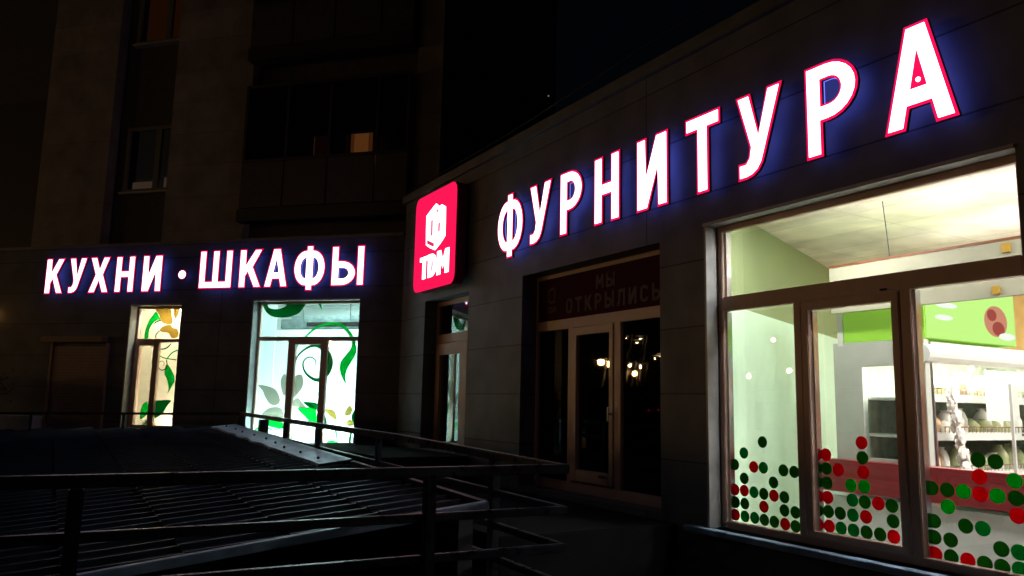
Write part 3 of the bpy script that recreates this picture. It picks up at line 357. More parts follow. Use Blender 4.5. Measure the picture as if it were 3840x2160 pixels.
# ---- narrow entrance near the corner
fr=MB().box(.88,2.29,.20,.27,3.05,3.12).box(.88,.94,.20,.27,1.0,3.05).box(2.22,2.29,.20,.27,1.0,3.05).box(.94,2.22,.20,.27,2.50,2.63)
en=fr.build('entrance','white_pvc',shop,bevel=.006)
d=MB().box(.95,1.95,.17,.24,2.33,2.49).box(.95,1.08,.17,.24,1.02,2.33).box(1.74,1.95,.17,.24,1.02,2.33).box(1.08,1.74,.17,.24,1.02,1.1)
dr=d.build('door','white_pvc',en,bevel=.006)
MB().box(1.08,1.74,.21,.215,1.10,2.33).build('pane','glassr',en); MB().box(.94,2.22,.225,.23,2.63,3.05).build('pane','glassr',en); MB().box(2.0,2.21,.225,.23,1.03,2.49).build('pane','glass',en)
MB().box(1.80,1.83,.12,.14,1.52,1.70).box(1.70,1.83,.115,.13,1.60,1.62).build('door_handle','chrome',dr)
MB().tube([(2.262,.15,1.0),(2.262,.15,2.35)],.014).box(2.24,2.285,.12,.2,2.35,2.42).box(2.25,2.28,.12,.2,1.75,1.8).build('cable_conduit','grey_metal',en)
# rooms
rm=MB().box(.3,6.35,.9,.95,.7,3.6).box(.3,.35,.31,.9,.7,3.6).box(6.3,6.35,.31,.9,.7,3.6).box(.3,6.35,.31,.9,3.4,3.45).box(.3,6.35,.31,.9,.68,.72)
rm.build('dark_room','darkwall',shop)
# lit shop room
def quad(name,pts,m,parent): return MB().add(pts,[(0,1,2,3)]).build(name,m,parent)
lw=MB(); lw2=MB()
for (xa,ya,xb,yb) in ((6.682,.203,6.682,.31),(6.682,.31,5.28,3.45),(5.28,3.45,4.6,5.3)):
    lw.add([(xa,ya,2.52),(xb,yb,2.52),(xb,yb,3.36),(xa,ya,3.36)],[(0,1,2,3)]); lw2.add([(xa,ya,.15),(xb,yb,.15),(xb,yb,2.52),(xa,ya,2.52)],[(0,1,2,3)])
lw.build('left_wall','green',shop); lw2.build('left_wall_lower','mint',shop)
quad('back_wall',[(4.6,5.3,.15),(13.5,5.3,.15),(13.5,5.3,3.36),(4.6,5.3,3.36)],'orange',shop)
quad('shop_ceiling',[(4.4,.302,3.35),(13.5,.302,3.35),(13.5,5.4,3.35),(4.4,5.4,3.35)],'ceiling',shop)
quad('shop_floor',[(4.4,.302,.15),(13.5,.302,.15),(13.5,5.4,.15),(4.4,5.4,.15)],'floor',shop)
for (x,y,ll) in ((7.6,3.9,'rear left'),(9.6,3.9,'rear right'),(9.6,1.9,'middle'),(7.5,.38,'front left'),(9.5,.40,'front middle'),(10.6,.46,'front right')):
    t=thing('ceiling_lamp','square flush lamp at the %s of the tiled ceiling in the lit shop'%ll,'ceiling lamp',(x,y,3.3),0,'ceiling lamps of the lit shop')
    q=.12 if y<1 else .3
    MB().box(x-.3,x+.3,y-q,y+q,3.318,3.348).build('housing','fridge',t); MB().box(x-.27,x+.27,y-q*.9,y+q*.9,3.312,3.3175).build('diffuser',LAMP_W,t)
# hanging bulkhead
t=thing('hanging_bulkhead','long pale beige board hung on wires under the shop ceiling','bulkhead',(7.1,1.0,2.47))
MB().box(7.11,12,1.0,1.06,2.47,2.86).build('board','beam',t)
MB().box(7.11,12,.995,1.065,2.861,2.878).build('top_edge','brown',t)
MB().box(7.25,11.9,1.075,1.13,2.76,2.79).build('cove_and_added_light','uplight',t); MB().box(7.2,11.9,2.40,2.46,2.86,2.89).build('cove_and_added_light','uplight',t)  # rear strip is an unseen light added to brighten the ceiling evenly
MB().tube([(7.66,1.03,2.88),(7.62,1.03,3.35)],.004,6).build('wire','ink',t)
MB().box(8.54,8.60,.985,.997,2.775,2.84).build('sticker','yel',t); MB().box(8.455,8.51,.985,.997,2.49,2.545).build('sticker','yel',t)
# low counter with the red band
t=thing('counter','low white counter with a broad red band behind the dotted panes','counter',(7.0,.98,.15))
MB().box(7.0,12,.98,1.10,.15,1.0).build('front_panel','fridge',t)
MB().box(7.0,12,.965,1.10,1.003,1.255).build('band','redband',t)
MB().box(7.0,12,.95,1.12,.975,1.0).build('rail','chrome',t)
# open refrigerator
t=thing('display_fridge','open white chilled cabinet with goods on lit shelves, side window toward the glass','fridge',(7.05,1.12,.15))
sp=MB(); wall(sp,7.03,7.85,.15,2.222,[(7.30,7.78,1.28,2.02)],1.12,1.18); sp.build('side_panel','fridge2',t,bevel=.004)
MB().box(7.03,7.10,1.181,3.4,.15,2.2).build('back_panel','fback',t); MB().box(7.101,7.85,3.34,3.40,.15,2.2).build('end_panel','fback',t)
MB().box(7.30,7.78,1.14,1.15,1.28,2.02).build('side_window','glass',t)
cn=MB().tube([(7.83,1.105,2.11),(7.83,3.42,2.11)],.075,14); cn.box(7.11,7.865,1.185,3.335,2.12,2.20); cn.build('canopy','fridge',t,smooth=False)
MB().box(7.60,7.72,1.25,3.3,2.095,2.115).build('strip_light',LAMP_F,t)
for z,dp in ((1.77,.62),(1.47,.70),(1.17,.74)):
    MB().box(7.10,7.10+dp,1.2,3.33,z-.02,z).box(7.10+dp,7.115+dp,1.2,3.33,z-.03,z+.035).build('shelf','fridge',t)
    ra=MB()
    for k in range(40): y=1.21+k*.053; ra.box(7.125+dp,7.13+dp,y,y+.008,z+.03,z+.075)
    ra.box(7.123+dp,7.132+dp,1.2,3.33,z+.072,z+.08); ra.build('shelf_guard','chrome',t)
MB().tube([(7.855,1.2,1.25),(7.845,1.2,2.1)],.014).build('front_post','chrome',t)
MB().box(7.85,7.862,1.93,2.40,1.60,2.01).build('white_door_panel','fridge',t)
MB().box(7.84,7.85,2.5,3.3,1.25,2.05).build('door_glass','glass',t)
rnd=random.Random(3)
PK=[]
def packet(x,y,z,kind):
    x+=.0
    m=['pack1','pack2','pack3','plastic','pack4'][kind]
    o=MB()
    w,dp,h=rnd.uniform(.06,.10),rnd.uniform(.045,.075),rnd.uniform(.13,.23)
    n=8; vs=[];fs=[]
    for j,(f,zz_) in enumerate(((.85,0),(1.0,.25),(.95,.6),(.6,.85),(.3,.92),(.5,1.0))):
        for i in range(n):
            a=2*math.pi*i/n; vs.append((x+math.cos(a)*w*f*(1+rnd.uniform(-.1,.1)),y+math.sin(a)*dp*f,z+h*zz_))
    for j in range(5):
        for i in range(n): fs.append((j*n+i,j*n+(i+1)%n,(j+1)*n+(i+1)%n,(j+1)*n+i))
    fs.append(tuple(range(n))[::-1]); fs.append(tuple(5*n+i for i in range(n))); o.add(vs,fs)
    ob=o.build('food_bag',m,smooth=True,base=(x,y,z)); return ob
ORD=['first','second','third','fourth','fifth','sixth','seventh','eighth','ninth','tenth','eleventh','twelfth','thirteenth','fourteenth','last']
desc={0:'pale',1:'olive green',2:'brown',3:'white',4:'red'}
for z,lv in ((1.772,'top'),(1.472,'middle'),(1.172,'bottom')):
    for k in range(15):
        y=1.26+k*.105; kind=rnd.choice([0,1,2,3,0,3,1,4] if lv!='top' else [1,2,2,0,3])
        o=packet(7.62+rnd.uniform(-.05,.05),y,z,kind)
        tag(o,'%s food bag, %s in the row along the %s shelf of the chilled cabinet'%(desc[kind],ORD[k],lv),'food bag','food bags on the fridge shelves')
# hanging strip of small clear bags
o=MB(); rr=random.Random(5)
for k in range(44):
    f=k/43; x=7.91+rr.uniform(-.025,.035); y=1.33+f*.16+rr.uniform(-.035,.035); z=1.80-f*.60+rr.uniform(-.03,.03); r=rr.uniform(.022,.042)
    vs=[];fs=[];n=7
    for q in range(5):
        p_=math.pi*q/4
        for a in range(n): t_=2*math.pi*a/n; jt=rr.uniform(.6,1.25); vs.append((x+r*.6*math.sin(p_)*math.cos(t_)*jt,y+r*math.sin(p_)*math.sin(t_)*jt,z+r*1.5*math.cos(p_)*rr.uniform(.8,1.1)))
    for q in range(4):
        for a in range(n): fs.append((q*n+a,(q+1)*n+a,(q+1)*n+(a+1)%n,q*n+(a+1)%n))
    o.add(vs,fs)
o.tube([(7.905,1.34,1.86),(7.905,1.40,1.5),(7.905,1.50,1.16)],.006,6)
ob=o.build('bag_strip','plastic',base=(7.9,1.4,1.8)); tag(ob,'strip of crumpled clear little bags hanging at the front corner of the cabinet','plastic bags')
# green lightbox on the fridge
t=thing('green_lightbox','glowing lime green lightbox with a meat picture on top of the cabinet','lightbox',(7.0,1.12,2.22))
MB().box(7.14,7.86,1.12,2.42,2.225,2.66).build('case','headg',t); MB().box(7.862,7.875,1.14,2.40,2.23,2.66).build('front','heade',t)
MB().box(7.08,7.13,1.115,1.15,2.2,2.66).build('edge_trim','fridge',t)
def blob(y,z,ry,rz,m,n,th=.004,x=7.876):
    o=MB(); vs=[(x,y+ry*math.cos(a*math.pi/10),z+rz*math.sin(a*math.pi/10)) for a in range(20)]+[(x+th,y+ry*math.cos(a*math.pi/10),z+rz*math.sin(a*math.pi/10)) for a in range(20)]
    fs=[tuple(range(20)),tuple(range(20,40))[::-1]]+[(i,(i+1)%20,20+(i+1)%20,20+i) for i in range(20)]
    return o.add(vs,fs).build(n,m,t)
blob(1.40,2.50,.15,.022,'headw','white_text_line'); blob(1.36,2.40,.12,.022,'headw','white_text_line')
blob(2.10,2.42,.17,.13,'meatc','meat_picture'); blob(2.13,2.36,.09,.06,'meatd','meat_slice',.006); blob(2.04,2.47,.07,.05,'meatd','meat_slice',.006); blob(2.25,2.30,.12,.03,'headw','garlic_picture',.008)
# goods and cabinets deeper in
t=thing('wall_cabinet','reddish brown cabinet at the rear beside the chilled shelves','cabinet',(7.2,4.4,.15))
MB().box(6.2,12,4.6,5.1,.15,2.05).build('body','brown',t); MB().box(6.2,12,4.55,4.6,1.0,1.08).build('ledge','fridge',t); MB().box(6.4,12,4.5,5.1,2.05,2.12).build('top','fridge',t)
t=thing('glass_screen','clear upright screen with dark painted letters right of the chilled cabinet','screen',(9.0,1.3,.15))
MB().box(8.37,9.6,1.30,1.306,.15,1.86).build('sheet','glass',t); MB().box(8.36,8.38,1.295,1.311,.15,1.87).build('edge','fridge',t)
SX=8.395
g1=[arc(SX+.045,1.475,.05,.042,100,-100,12)+arc(SX+.045,1.475,.038,.030,-100,100,12)]
g2=[arc(SX+.135,1.455,.022,.025,0,345,16),arc(SX+.135,1.455,.012,.014,345,0,16),[(SX+.115,1.47),(SX+.125,1.47),(SX+.135,1.525),(SX+.127,1.528)]]
g3=[arc(SX+.215,1.465,.032,.036,60,300,12)+arc(SX+.215,1.465,.021,.025,300,60,12)]
poly(g1+g2+g3,1.292,1.296,'lettering','ink',t)
# ------------------------------------------------------------ letters
def letter_sign(root,items,z0,h,y0):
    for ch,x0,x1,*rest in items:
        W=(x1-x0)/h; zz0=rest[0] if rest else z0
        g=place(glyph(ch,W,.205 if W>.5 else .215),x0,zz0,h)
        outs=[i for i,c in enumerate(g) if not (len(c)>0 and ((ch in 'РАЬФD' and i>0) or (ch=='Ы' and i==1)))]
        gi=[inset(c,.021 if i in outs else (.016 if h>.67 and ch!='А' else .006),hole=i not in outs) for i,c in enumerate(g)]
        L=poly(g,y0-.060,y0-.085,'letter','letterside',root)
        poly(g[:1] if (ch=='А' and h>.67) else g,y0-.0853,y0-.0885,'letter_rim','lred',L)
        f=poly(gi,y0-.089,y0-.094,'letter_face','lwhite',L)
        gb=[inset(c,.03 if i in outs else -.004,hole=i not in outs) for i,c in enumerate(g)]
        poly(gb,y0-.0555,y0-.0595,'added_halo','lblue',L)  # blue glowing plate added behind the letter; its halo imitates lens bloom
HW=[('Ф',3.27,3.87),('У',4.01,4.47),('Р',4.635,5.05),('Н',5.25,5.665),('И',5.915,6.35),('Т',6.575,6.985),('У',7.16,7.625),('Р',7.83,8.265),('А',8.445,8.935)]
sg=thing('shop_sign','glowing white and pink channel letters spelling the hardware word on the right fascia','sign',(3.2,0,3.42))
letter_sign(sg,HW,3.425,.69,-.045)
MB().sphere((8.692,-.136,3.735),.016,10,6).build('led_spot','lwhite',sg)
tb=thing('lightbox_sign','red rounded square lightbox with white cube emblem mounted at the inner corner','sign',(1.5,0,3.2))
poly([rrect(.89,2.25,3.215,4.62,.13,.15,8)],-.20,-.05,'case','signside',tb); poly([rrect(.892,2.248,3.217,4.618,.128,.148,8)],-.206,-.2005,'face','signred',tb)
hexo=[(1.608,4.425),(1.72,4.36),(1.80,4.37),(1.925,4.315),(1.935,4.106),(1.935,3.90),(1.78,3.817),(1.62,3.752),(1.461,3.804),(1.308,3.875),(1.293,4.094),(1.289,4.305),(1.457,4.37)]
poly([hexo],-.212,-.207,'emblem','lwhite',tb)
k=0
for c in ([(1.345,3.945),(1.59,3.855),(1.585,3.80),(1.349,3.885)],[(1.462,4.205),(1.520,4.207),(1.530,3.975),(1.472,3.98)],[(1.708,4.12),(1.765,4.128),(1.765,4.00),(1.708,3.992)],[(1.625,4.334),(1.680,4.328),(1.672,4.285),(1.635,4.275)]):
    poly([c],-.2155,-.2125,'emblem_slot','signred2',tb)
poly([[(1.571,4.4),(1.626,4.396),(1.705,4.364),(1.700,4.359),(1.627,4.389),(1.575,4.393)]],-.2155,-.2125,'emblem_line','signdark',tb)
poly([[(1.341,4.274),(1.346,4.272),(1.36,3.955),(1.466,3.924),(1.546,3.898),(1.607,3.902),(1.768,3.962),(1.768,3.957),(1.609,3.896),(1.545,3.892),(1.463,3.919),(1.355,3.951)]],-.2155,-.2125,'emblem_line','signdark',tb)
poly([[(1.60,4.235),(1.69,4.31),(1.85,4.34),(1.85,4.334),(1.695,4.303),(1.606,4.23)]],-.2155,-.2125,'emblem_line','signdark',tb)
text('Т',1.12,3.385,.325,(.30,),0,-.212,'lwhite',tb,st=.34); text('D',1.40,3.385,.33,(.28,),0,-.212,'lwhite',tb,st=.33); text('М',1.70,3.385,.335,(.38,),0,-.212,'lwhite',tb,st=.36)
# ------------------------------------------------------------ left wing and tower (frame rotated by B_)
A=thing('apartment_building','tall dark apartment block with beige bands above the left shopfronts','building',(-3,0,0),B_)
W2R=(-2.672,-.738,.90,3.262); W1R=(-5.11,-4.085,1.10,3.215); SH=(-6.70,-5.49,.6,2.50)
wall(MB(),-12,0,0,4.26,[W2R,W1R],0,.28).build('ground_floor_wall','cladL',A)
MB().box(-12,.0,-.05,.30,4.262,4.32).build('cornice','cap',A,bevel=.006)
# tower body
tw=MB(); wall(tw,-12,.42,3.6,17,[(-5.98,-4.93,5.40,6.67),(-5.98,-4.93,8.33,9.60),(-5.98,-4.93,11.26,12.5)],.52,.70); tw.build('recessed_wall','towerdark',A)
for a,b in ((-7.80,-6.22),(-4.87,-3.22),(-.03,.42)): MB().box(a,b,.30,.518,4.0,17).build('beige_band','towerlight',A)
MB().box(.30,.418,.525,9,0,17).build('end_wall','towerdark',A)
MB().box(-12,-7.801,.36,.515,4.0,7.35).build('lower_panel','towerdark2',A)
for k,(zb,zt) in enumerate(((5.40,6.67),(8.33,9.60),(11.26,12.5))):
    f=MB().box(-5.98,-4.93,.46,.52,zt-.07,zt).box(-5.98,-4.93,.44,.52,zb,zb+.06).box(-5.98,-5.90,.46,.52,zb+.06,zt-.07).box(-5.0,-4.93,.46,.52,zb+.06,zt-.07).box(-5.32,-5.20,.46,.52,zb+.06,zt-.07)
    wn=f.build('window','towerframe',A,bevel=.005)
    MB().box(-5.90,-4.99,.50,.505,zb+.06,zt-.07).build('pane','glassd',wn)
    MB().box(-6.0,-4.93,.74,.76,zb-.1,zt+.1).build('room_back','black' if k==0 else 'dimwin',wn)
    if k==0:
        MB().box(-5.88,-5.34,.60,.61,zb+.05,zb+.24).box(-5.18,-5.02,.60,.61,zb+.05,zb+.30).build('half_curtain','lacelit',wn)
        MB().box(-5.88,-5.02,.66,.67,zb+.05,zt).build('curtain','lacedim',wn)
    MB().box(-5.99,-4.92,.38,.52,zb-.04,zb-.002).build('sill','grey_metal',wn)
# balconies
for k in range(3):
    z=4.95+2.93*k
    pn=MB().box(-3.2,-.05,.08,.30,z-.30,z-.08).build('balcony','towerdark2',A)
    pp=MB()
    for a,b in ((-3.18,-2.36),(-2.33,-1.54),(-1.51,-.66),(-.63,-.06)): pp.box(a,b,.10,.13,z-.06,z+.74)
    pp.build('parapet_panel','towerpanel',pn,bevel=.004)
    gf=MB().box(-3.18,-.06,.10,.15,z+.745,z+.80).box(-3.18,-.06,.10,.15,z+2.10,z+2.16)
    for a in (-3.18,-2.36,-1.54,-.66,-.11): gf.box(a,a+.05,.10,.15,z+.80,z+2.10)
    gf.build('glazing_frame','towerdark2',pn)
    MB().box(-3.18,-.06,.12,.125,z+.80,z+2.10).build('glazing','glassd',pn)
MB().box(-1.19,-.80,.28,.29,5.785,6.14).build('lit_window','litwin',A); MB().box(-1.19,-1.13,.27,.279,5.785,6.14).box(-.86,-.80,.27,.279,5.785,6.14).build('lit_curtain','litcur',A); MB().box(-1.29,-1.195,.28,.29,5.785,6.14).build('lit_curtain','dimred',A)
MB().box(-1.88,-1.60,.28,.29,5.79,6.15).build('red_curtain','dimred',A); MB().box(-1.90,-1.885,.28,.29,5.79,6.15).build('curtain_edge','dimedge',A)
MB().box(-1.22,-1.19,.26,.285,5.76,6.16).build('inner_mullion','towerdark',A)
# ---- left windows
def lwin(R,zt0,zt1,muls,w,name):
    a,b,c,d=R; f=MB().box(a,b,.14,.20,d-.05,d).box(a,a+.055,.14,.20,c,d-.05).box(b-.05,b,.14,.20,c,d-.05).box(a+.055,b-.05,.14,.20,zt0,zt1).box(a+.055,b-.05,.14,.20,c,c+.055)
    for m0,m1 in muls: f.box(m0,m1,.13,.20,c+.055,zt0)
    wn=f.build(name,'white_pvc',A,bevel=.005)
    tr=MB().box(a-.012,a+.012,-.02,.14,c,d).box(a,b,-.02,.14,d-.012,d+.012).box(a,b,-.06,.14,c-.03,c); tr.build('trim','grey_metal',wn)
    MB().box(a+.05,b-.045,.165,.169,c+.05,d-.045).build('pane','glass',wn)
    return wn
w2=lwin(W2R,2.60,2.67,[(-2.06,-1.93),(-1.46,-1.345)],0,'display_window')
MB().box(-1.93,-1.46,.125,.2,2.54,2.598).build('sash_rail','white_pvc',w2)
w1=lwin(W1R,2.575,2.636,[(-4.70,-4.59)],0,'display_window')
MB().box(-5.05,-4.70,.125,.2,2.515,2.573).box(-5.05,-4.985,.125,.2,1.16,2.515).build('sash_rail','white_pvc',w1)
FM={'dark':'fdark','mid':'fmid','grey':'fgrey','tan':'ftan'}
for i,(c,p) in enumerate(W2): poly([clean([tuple(q) for q in p])],.176+.0012*i,.177+.0012*i,'floral_film',FM[c],w2)
for i,(c,p) in enumerate(W1): poly([clean([tuple(q) for q in p])],.176+.0012*i,.177+.0012*i,'floral_film',FM[c],w1)
# display room behind window two
MB().box(-2.95,-.45,.95,.99,.8,2.86).build('display_board','dwhite',w2); MB().box(-3.4,-2.82,.93,.95,.8,3.5).build('display_side','dwhite',w2)
rb=MB().box(-3.4,.0,2.4,2.45,.8,3.5).box(-3.45,-3.4,.3,2.4,.8,3.5).box(-3.4,.0,.285,2.4,.76,.80).build('room_wall','dwhite',w2)
MB().box(-3.4,-.2,.285,2.4,3.45,3.5).build('room_ceiling','dwhite',w2)
MB().box(-2.78,-.42,1.02,1.10,2.885,3.06).build('air_duct','ductgrey',w2,bevel=.01); MB().box(-2.25,-.42,1.0,1.015,2.93,3.0).build('duct_grille','black',w2); MB().box(-2.8,-.4,1.4,1.5,3.10,3.16).build('pipe','ductgrey',w2)
MB().box(-1.25,-.5,1.0,1.5,3.22,3.36).build('ceiling_unit','ductgrey',w2)
MB().tube([(-1.30,.8,3.0),(-1.31,.8,3.45)],.008,6).tube([(-2.12,.7,2.95),(-2.2,.7,3.4)],.008,6).build('hanging_wire','ink',w2)
ul=MB().box(-2.60,-.80,.33,.39,.805,.83).build('floor_light','L2',w2); MB().box(-2.5,-.8,.33,.39,3.38,3.42).build('ceiling_light','L2b',w2)
MB().box(-2.5,-.8,1.2,1.4,3.38,3.42).build('rear_light','L2c',w2)
# window one
MB().box(-5.6,-3.9,.75,.79,.8,3.4).box(-5.65,-5.6,.3,.79,.8,3.4).box(-3.9,-3.85,.3,.79,.8,3.4).box(-5.6,-3.9,.285,.79,.76,.80).box(-5.6,-3.9,.285,.79,3.4,3.45).build('display_board','dwarm',w1)
MB().box(-5.0,-4.15,.36,.42,.81,.83).build('floor_light','L1',w1); MB().box(-5.0,-4.15,.34,.42,3.36,3.385).build('ceiling_light','L1',w1)
# plant in window one
t=thing('potted_plant','dark spiky potted plant on the sill inside the narrow warm window','plant',(-4.95,.42,1.02),B_)
MB().tube([(-4.9,.42,.90),(-4.9,.42,1.08)],[.09,.12],12).build('pot','towerdark',t)
lf=MB(); rr=random.Random(2)
for i in range(110):
    a=rr.uniform(0,6.28); r=rr.uniform(.06,.26); h=rr.uniform(.03,.16); x,y,z=-4.9,.42,1.08; c_,s_=math.cos(a)*r,math.sin(a)*r*.3
    lf.add([(x-.006,y,z),(x+.006,y,z),(x+c_*.6+.004,y+s_*.6,z+h),(x+c_,y+s_,z+h*.55),(x+c_*.6-.004,y+s_*.6,z+h)],[(0,1,2,4),(4,2,3)])
lf.build('leaves','leafy',t)
# roller shutter
t=thing('roller_shutter','closed brownish roller shutter with a box above, left of the narrow warm window','shutter',(-6.1,0,.6),B_)
MB().box(-6.86,-5.52,-.16,-.002,2.555,2.665).build('shutter_box','shutterlight',t,bevel=.01)
sl=MB()
for i in range(36): z=.62+i*.052; sl.box(-6.66,-5.53,-.035,-.006,z,z+.047)
sl.build('slats','shutter',t,bevel=.004); MB().box(-6.71,-6.665,-.06,-.004,.6,2.55).build('guide_rail','shutter',t); MB().box(-5.525,-5.48,-.06,-.004,.6,2.55).build('guide_rail','shutter',t)
# left letters
KI=[('К',-6.915,-6.505),('У',-6.405,-6.02),('Х',-5.96,-5.515),('Н',-5.395,-4.995),('И',-4.835,-4.43)]
SK=[('Ш',-3.685,-3.04),('К',-2.91,-2.47),('А',-2.43,-1.985),('Ф',-1.885,-1.31),('Ы',-1.205,-.62)]
sg=thing('shop_sign','glowing white and pink channel letters naming kitchens and wardrobes above the left windows','sign',(-4,0,3.4),B_)
letter_sign(sg,KI,3.42,.645,-.045); letter_sign(sg,SK,3.455,.655,-.045)
L=poly([arc(-4.02,3.71,.082,.082,0,345,23)],-.105,-.13,'bullet_dot','letterside',sg); poly([arc(-4.02,3.71,.082,.082,0,345,23)],-.1303,-.1335,'dot_rim','lred',L); poly([arc(-4.02,3.71,.05,.05,0,345,23)],-.1005,-.1045,'added_halo','lblue',L); poly([arc(-4.02,3.71,.068,.068,0,345,23)],-.134,-.139,'dot_face','lwhite',L)
# wall lamp at far left
t=thing('wall_lamp','small orange lamp glowing on the wall at the far left edge','wall lamp',(-8.15,0,3.1),B_)
MB().box(-8.2,-8.1,-.12,-.002,3.16,3.2).build('bracket','grey_metal',t); MB().sphere((-8.16,-.1,3.08),.07).build('globe','orangelamp',t,smooth=True)
# parapet and shrub on the left
t=MB().box(-9.5,-6.73,-.30,-.004,0,1.265).build('low_wall','plaster',frame=B_,base=(-8,-.15,0),bevel=.01); tag(t,'low pale plaster wall at the far left below the shutter','wall')
t=thing('shrub','dark leafy shrub against the facade at the far left edge','shrub',(-7.6,-.55,0),B_)
st=MB(); lv=MB(); rr=random.Random(9)
for i in range(9):
    a=rr.uniform(0,6.28); e=(-7.65+rr.uniform(-.55,.4),-.55+rr.uniform(-.15,.15),rr.uniform(1.45,1.9)); st.tube([(-7.6,-.55,0),(-7.6+.3*(e[0]+7.6),-.55,.8),e],[.02,.014,.005],6)
    for j in range(90):
        c=[e[0]+rr.gauss(0,.14),e[1]+rr.gauss(0,.09),e[2]+rr.gauss(0,.15)]; r=.03; u=Vector((rr.gauss(0,1),rr.gauss(0,1),rr.gauss(0,1))).normalized()*r; v=u.cross(Vector((rr.gauss(0,1),rr.gauss(0,1),rr.gauss(0,1)))).normalized()*r*.5; c=Vector(c)
        lv.add([c-u,c+v,c+u,c-v],[(0,1,2,3)])
st.build('stems','brown',t); lv.build('leaves','leaf',t)
# ------------------------------------------------------------ railing
t=thing('steel_railing','dark square tube railing with four rails turning a corner round the basement roof','railing',(7.76,-2.17,0))
w_=.052; P1=lambda z:(7.76,-2.17,z)
for z,dz in ((1.298,.12),(1.075,.13),(.875,.12),(.675,.12)):
    ww=w_ if z>1.2 else .042
    MB().bar((7.76,-7.5,z+.005),(7.76,-2.17+ww/2,z),ww).build('rail','rail',t,bevel=.005)
    if z>1.2:
        MB().bar((7.76-ww/2-.001,-2.17,z),(5.37,-2.17,1.357),ww).bar((5.37,-2.17,1.357),(-.80,-2.17,1.418),ww).build('rail','rail',t,bevel=.005)
    else: MB().bar((7.76-ww/2-.001,-2.17,z),(-.80,-2.17,z+dz),ww).build('rail','rail',t,bevel=.005)
for y in (-2.99,-4.56,-6.1): MB().bar((7.77,y,0),(7.77,y,1.272),.056).build('post','rail',t,bevel=.005)
for x in (6.97,4.9,3.09,1.77,.64,-.80): MB().bar((x,-2.17,0),(x,-2.17,1.33 if x>5 else 1.37),.06 if x>5 else .11 if x<1 else .05).build('post','rail',t,bevel=.005)
L_=Vector((-math.cos(B_),-math.sin(B_),0)); p2=Vector((-.80,-2.17,1.415))
e=p2+L_*6.0; MB().bar(p2,(e.x,e.y,1.285),.034).build('rail','rail',t); MB().bar(p2-Vector((0,0,.36)),(e.x,e.y,.95),.03).build('rail','rail',t)
for k in (2.1,3.9,4.75): q=p2+L_*k; MB().bar((q.x,q.y,0),(q.x,q.y,1.40-.13*k/6),.04).build('post','rail',t)
# ------------------------------------------------------------ roof over the basement stairs
def rz(x,y): return 1.006+.113*(y+2.3)-.027*(x-7.06)
t=thing('basement_roof','dark ribbed metal roof over the basement stairs inside the railing','roof',(3,-4,0))
# ribs run nearly along y; stepped tile courses
mb=MB(); pitch=.20; course=.56
def xfar(y): # left boundary along the wall
    return -.75+(y+2.3)*1.47+.05
prof=((0,0),(.11,0),(.135,.022),(.16,.024),(.185,0),(.20,0))
y0=-2.32; rowi=0
while y0>-7.3:
    y1=y0-course; x=xfar((y0+y1)/2)+.0; xs=[]
    k=0
    xx=x
    pts=[]
    while xx<7.02:
        for px,pz in prof[:-1]: pts.append((xx+px,pz))
        xx+=pitch
    pts.append((xx,0))
    nv=len(pts); vs=[]
    for yy,zo in ((y0,0),(y1,.012)):
        for (px,pz) in pts:
            xs_=min(px,7.06); vs.append((xs_+.28*(yy+2.3)*0,yy,rz(xs_,yy)+pz+zo))
    for (px,pz) in pts: xs_=min(px,7.06); vs.append((xs_,y1,rz(xs_,y1)+pz-.004))
    fs=[(i,i+1,nv+i+1,nv+i) for i in range(nv-1)]+[(nv+i,nv+i+1,2*nv+i+1,2*nv+i) for i in range(nv-1)]
    mb.add(vs,fs); y0=y1; rowi+=1
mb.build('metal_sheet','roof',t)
fl=MB(); n=14
for i in range(n):
    xa=-.72+i*(5.25/n); xb=xa+5.25/n; wv=lambda x:.30+.02*math.sin(x*7)
    fl.add([(xa,-2.27,rz(xa,-2.27)+.05),(xb,-2.27,rz(xb,-2.27)+.05),(xb,-2.27-wv(xb),rz(xb,-2.57)+.045+.008*math.sin(xb*9)),(xa,-2.27-wv(xa),rz(xa,-2.57)+.045+.008*math.sin(xa*9))],[(0,1,2,3)])
    fl.add([(xa,-2.27-wv(xa),rz(xa,-2.57)+.045+.008*math.sin(xa*9)),(xb,-2.27-wv(xb),rz(xb,-2.57)+.045+.008*math.sin(xb*9)),(xb,-2.28-wv(xb),rz(xb,-2.57)+.02),(xa,-2.28-wv(xa),rz(xa,-2.57)+.02)],[(0,1,2,3)])
fl.build('ridge_flashing','flash',t)
sc=MB(); rr=random.Random(4)
for i in range(9): x=-.4+i*.58; sc.sphere((x,-2.42-rr.uniform(0,.1),rz(x,-2.45)+.058),.014,8,5)
sc.build('screw_heads','ink',t)
MB().bar((7.085,-7.3,rz(7.06,-7.3)+.02),(7.085,-2.28,rz(7.06,-2.28)+.02),.06,.05).build('eave_flashing','flash',t,bevel=.006)
MB().bar((4.6,-2.29,rz(4.6,-2.3)+.02),(7.05,-2.29,rz(7.05,-2.3)+.02),.05,.05).build('side_flashing','flashdark',t)
MB().box(-.6,6.98,-2.42,-2.32,0,.95).box(6.88,6.98,-7.3,-2.42,0,.40).build('stair_wall','towerdark',t)
# mast lamp above the roof
t=thing('roof_mast','thin mast with a faint lamp above the right roofline','mast',(.58,2.35,4.6)); MB().tube([(.58,2.35,4.55),(.58,2.35,6.9)],.012,8).build('pole','black',t); MB().sphere((.58,2.3,6.93),.014).build('lamp','mastlamp',t)
t=MB().tube([(.10,-.03,4.95),(.6,.06,5.02),(3.2,.0,5.0),(7.0,-.05,5.12),(12,.0,5.3)],.012,6).build('cable','black'); tag(t,'thin black cable strung along the right roofline','cable')
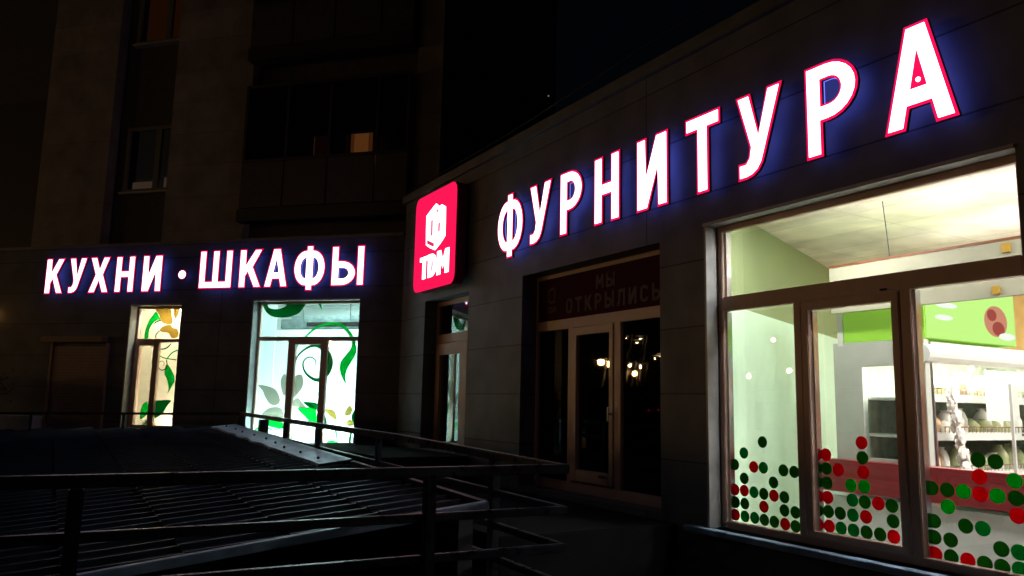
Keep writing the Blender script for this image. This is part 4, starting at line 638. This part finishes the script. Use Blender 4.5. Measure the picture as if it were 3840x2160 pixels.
# ------------------------------------------------------------ street lamps behind the viewpoint (seen in the glass)
LN=[0]
def lamp(x,y,z,white=False,r=.14,grp='street lamps mirrored in the shopfront glass',lab=None):
    lab='street lamp with %s %s glow mirrored in the shop glass'%('a pale' if white else 'an orange',{.14:'large',.08:'medium',.035:'tiny',.11:'round',.10:'lone',.16:'far',.21:'broad',.15:'low',.20:'distant'}.get(r,'wide'))
    t=thing('street_lamp',lab,'street lamp',(x,y,0),0,grp)
    MB().tube([(x,y,0),(x,y,z*.6),(x+.3,y-.3,z+.25)],[.09,.07,.045],10).build('pole','towerdark',t)
    MB().tube([(x+.3,y-.3,z+.25),(x,y,z+.2)],.04,8).build('arm','towerdark',t)
    MB().box(x-.18,x+.18,y-.18,y+.18,z+.14,z+.2).build('lamp_head','grey_metal',t); MB().sphere((x,y,z),r,14,8).build('bulb','lampwhite' if white else 'lampglow',t,smooth=True)
for a in ((-27.1,-23.7,4.29),(-26.85,-24.15,4.19)): lamp(*a,r=.21)
for a in ((-25.5,-25.0,3.6),(-26.1,-24.55,3.64)): lamp(*a,r=.15)
for a in ((-25.74,-24.83,4.09),(-26.57,-24.16,3.58)): lamp(*a,white=True,r=.08)
for a in ((-25.87,-24.61,5.7),(-25.2,-25.2,5.68),(-24.3,-26.0,4.63),(-24.6,-25.8,4.5),(-26.0,-24.4,4.75),(-25.4,-25.1,5.45)): lamp(*a,white=True,r=.035)
for a in ((-20.8,-28.6,4.71),(-20.65,-28.8,3.57),(-20.3,-29.06,3.5),(-18.5,-30.3,3.8)): lamp(*a,white=True,r=.11)
for a in ((-10.9,-34.6,3.86),(-13.0,-33.6,3.39)): lamp(*a,r=.14)
lamp(-34.4,-17.4,3.93,r=.10)
lamp(7.0,-29.6,4.61,r=.16); lamp(16,-26,6.0,r=.12)
# unseen vans added behind the viewpoint to shade the foot of the facades
def van(x0,y0,lab,first=False):
    t=thing('shade_van',lab,'van',(x0,y0,0),0,'unseen vans added behind the viewpoint for shade')
    prof=[(-2.4,.35),(-2.42,1.0),(-2.35,1.75),(-2.2,2.05),(-1.9,2.12),(.9,2.12),(1.2,2.0),(1.75,1.25),(2.45,1.02),(2.5,.6),(2.4,.35)]
    b=MB(); n=len(prof); ys=((-.86,0),(-.93,.06),(.93,.06),(.86,0)); vs=[]
    for yy,sh in ys:
        for (px,pz) in prof: k=1 if sh else .97; vs.append((x0+px*k,y0+yy,1.0+(pz-1.0)*(1 if sh else .95)))
    fs=[(j*n+i,j*n+(i+1)%n,(j+1)*n+(i+1)%n,(j+1)*n+i) for j in range(3) for i in range(n)]+[tuple(range(n)),tuple(3*n+i for i in range(n))[::-1]]
    b.add(vs,fs).build('body','carpaint',t,bevel=.03)
    for sy in (-1,1):
        MB().box(x0-2.0,x0+.9,y0+sy*.935-.004,y0+sy*.935+.004,1.25,1.8).build('side_window','glassd',t)
        for px in (-1.5,1.55):
            MB().tube([(x0+px,y0+sy*.80,.34),(x0+px,y0+sy*.96,.34)],.34,18).build('wheel','tyre',t)
    for sy in (-.75,.75): MB().box(x0-2.47,x0-2.41,y0+sy-.08,y0+sy+.08,1.0,1.35).build('tail_light','redlens',t)
    return t
v1=van(-3.0,-7.9,'dark unseen van added for shade nearest the left wing'); van(2.4,-7.9,'dark unseen van added for shade in the middle of the row'); van(7.8,-8.1,'dark unseen van added for shade nearest the viewpoint')

for p in MARK: MB().sphere(p,.016,10,6).build('marker_light','tail',v1,smooth=True)
for a in ((-20.6,-28.7,4.55),(-20.65,-28.75,4.35)): lamp(*a,white=True,r=.06)
for a in EXL: lamp(*a,white=True,r=.09)
